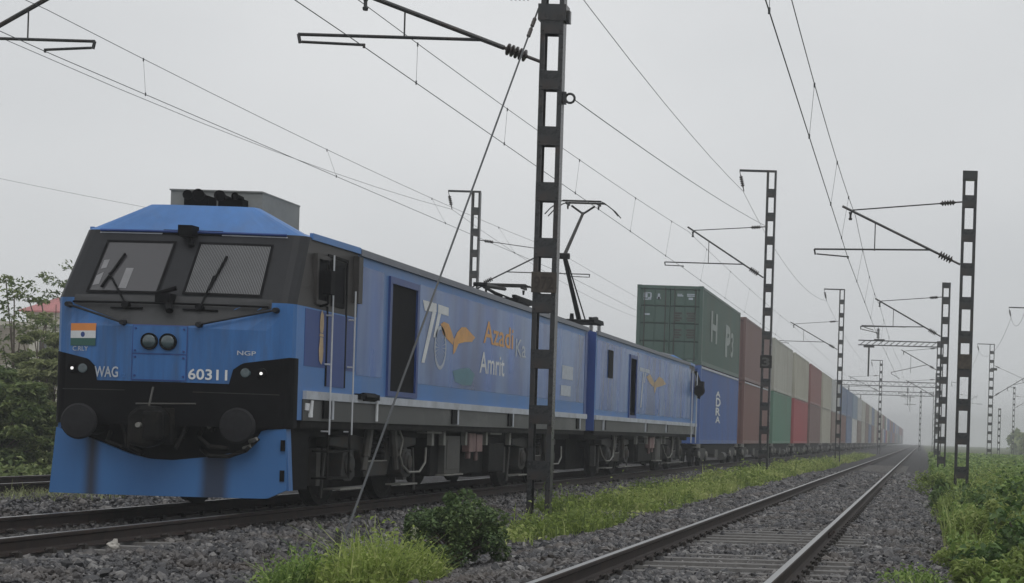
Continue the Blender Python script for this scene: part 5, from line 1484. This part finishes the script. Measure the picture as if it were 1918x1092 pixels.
# far tree line, seen only as a bluish band in the haze
P = np.vstack([scatter_area(18, 120, 280, 340, 1.6), scatter_area(-160, -40, 260, 330, 1.2)])
C = np.column_stack([P, rng.uniform(-.5, 1, len(P)) + 3.8 * rng.random(len(P)) * (.7 + .6 * nz2(P, .06, 2))])
V, F = leaves_arr(C, unit(len(C)), rng.uniform(1.2, 2.4, len(C)), .8)
tag(link('distant_trees', np_mesh('distant_trees', V, F, M['treeleaf'], np.repeat(rng.random(len(C)), 4))), 'distant belt of trees lost in the haze', 'trees', kind='stuff')

# ------------------------------------------------------------------ house, litter
t = empty('house', (-61.9, 110, 0)); tag(t, 'cream house with a red hipped roof above the trees at the left edge', 'house')
g = MB(); g.box(-4, 3.3, 0, 8, -.6, 7.25); g.build('wall', M['cream'], t)
g = MB(); g.box(-4.15, 3.45, -.15, 8.15, 7.25, 7.55); g.build('parapet', M['cream'], t)
g = MB(); g.box(-1.3, .9, -.02, .05, 4.6, 7.1); g.build('recessed_wall', M['brownwall'], t)
g = MB(); g.box(-.3, 2.7, 2, 5, 7.552, 8.5); g.build('tower_wall', M['cream'], t)
g = MB(); g.add([(-.75, 1.55, 8.45), (3.15, 1.55, 8.45), (3.15, 5.45, 8.45), (-.75, 5.45, 8.45), (1.0, 3.5, 9.55), (1.4, 3.5, 9.55), (-.75, 1.55, 8.35), (3.15, 1.55, 8.35), (3.15, 5.45, 8.35), (-.75, 5.45, 8.35)],
                [(0, 1, 5, 4), (1, 2, 5), (2, 3, 4, 5), (3, 0, 4), (6, 7, 1, 0), (7, 8, 2, 1), (8, 9, 3, 2), (9, 6, 0, 3), (9, 8, 7, 6)]); g.build('roof', M['redroof'], t)
for x in (-3.2, 1.6):
    g = MB(); g.box(x, x + 1.1, -.03, .04, 4.9, 6.3); w = g.build('window', M['glass'], t)
    g = MB(); g.box(x - .1, x + 1.2, -.12, -.031, 4.78, 4.9); g.build('sill', M['cream'], w)

import bmesh
bm = bmesh.new(); bmesh.ops.create_icosphere(bm, subdivisions=3, radius=.058)
for v in bm.verts:
    v.co *= 1 + .45 * noise.noise(v.co * 25); v.co.z *= .75
    if v.co.z > .04 and v.co.x > 0: v.co.z += .03
me = bpy.data.meshes.new('plastic_bag'); bm.to_mesh(me); bm.free(); me.materials.append(M['plastic'])
tag(link('plastic_bag', me, None, (-8.22, 16.5, -.15)), 'crumpled dirty white plastic bag on the ballast beside the rail', 'litter')

# ------------------------------------------------------------------ haze
mh = bpy.data.materials.new('haze_air'); mh.use_nodes = True
hn, hl = mh.node_tree.nodes, mh.node_tree.links
hn.remove(hn['Principled BSDF'])
pv = hn.new('ShaderNodeVolumePrincipled')
pv.inputs['Color'].default_value = (0.73, 0.745, 0.765, 1); pv.inputs['Density'].default_value = 0.0016; pv.inputs['Anisotropy'].default_value = 0.15
hl.new(pv.outputs[0], hn['Material Output'].inputs['Volume'])
g = MB(); g.box(-405, 405, -65, 1005, -1.8, 16.5)
hz = g.build('haze', mh); tag(hz, 'pale rainy haze filling the air over the tracks', 'haze', kind='stuff')
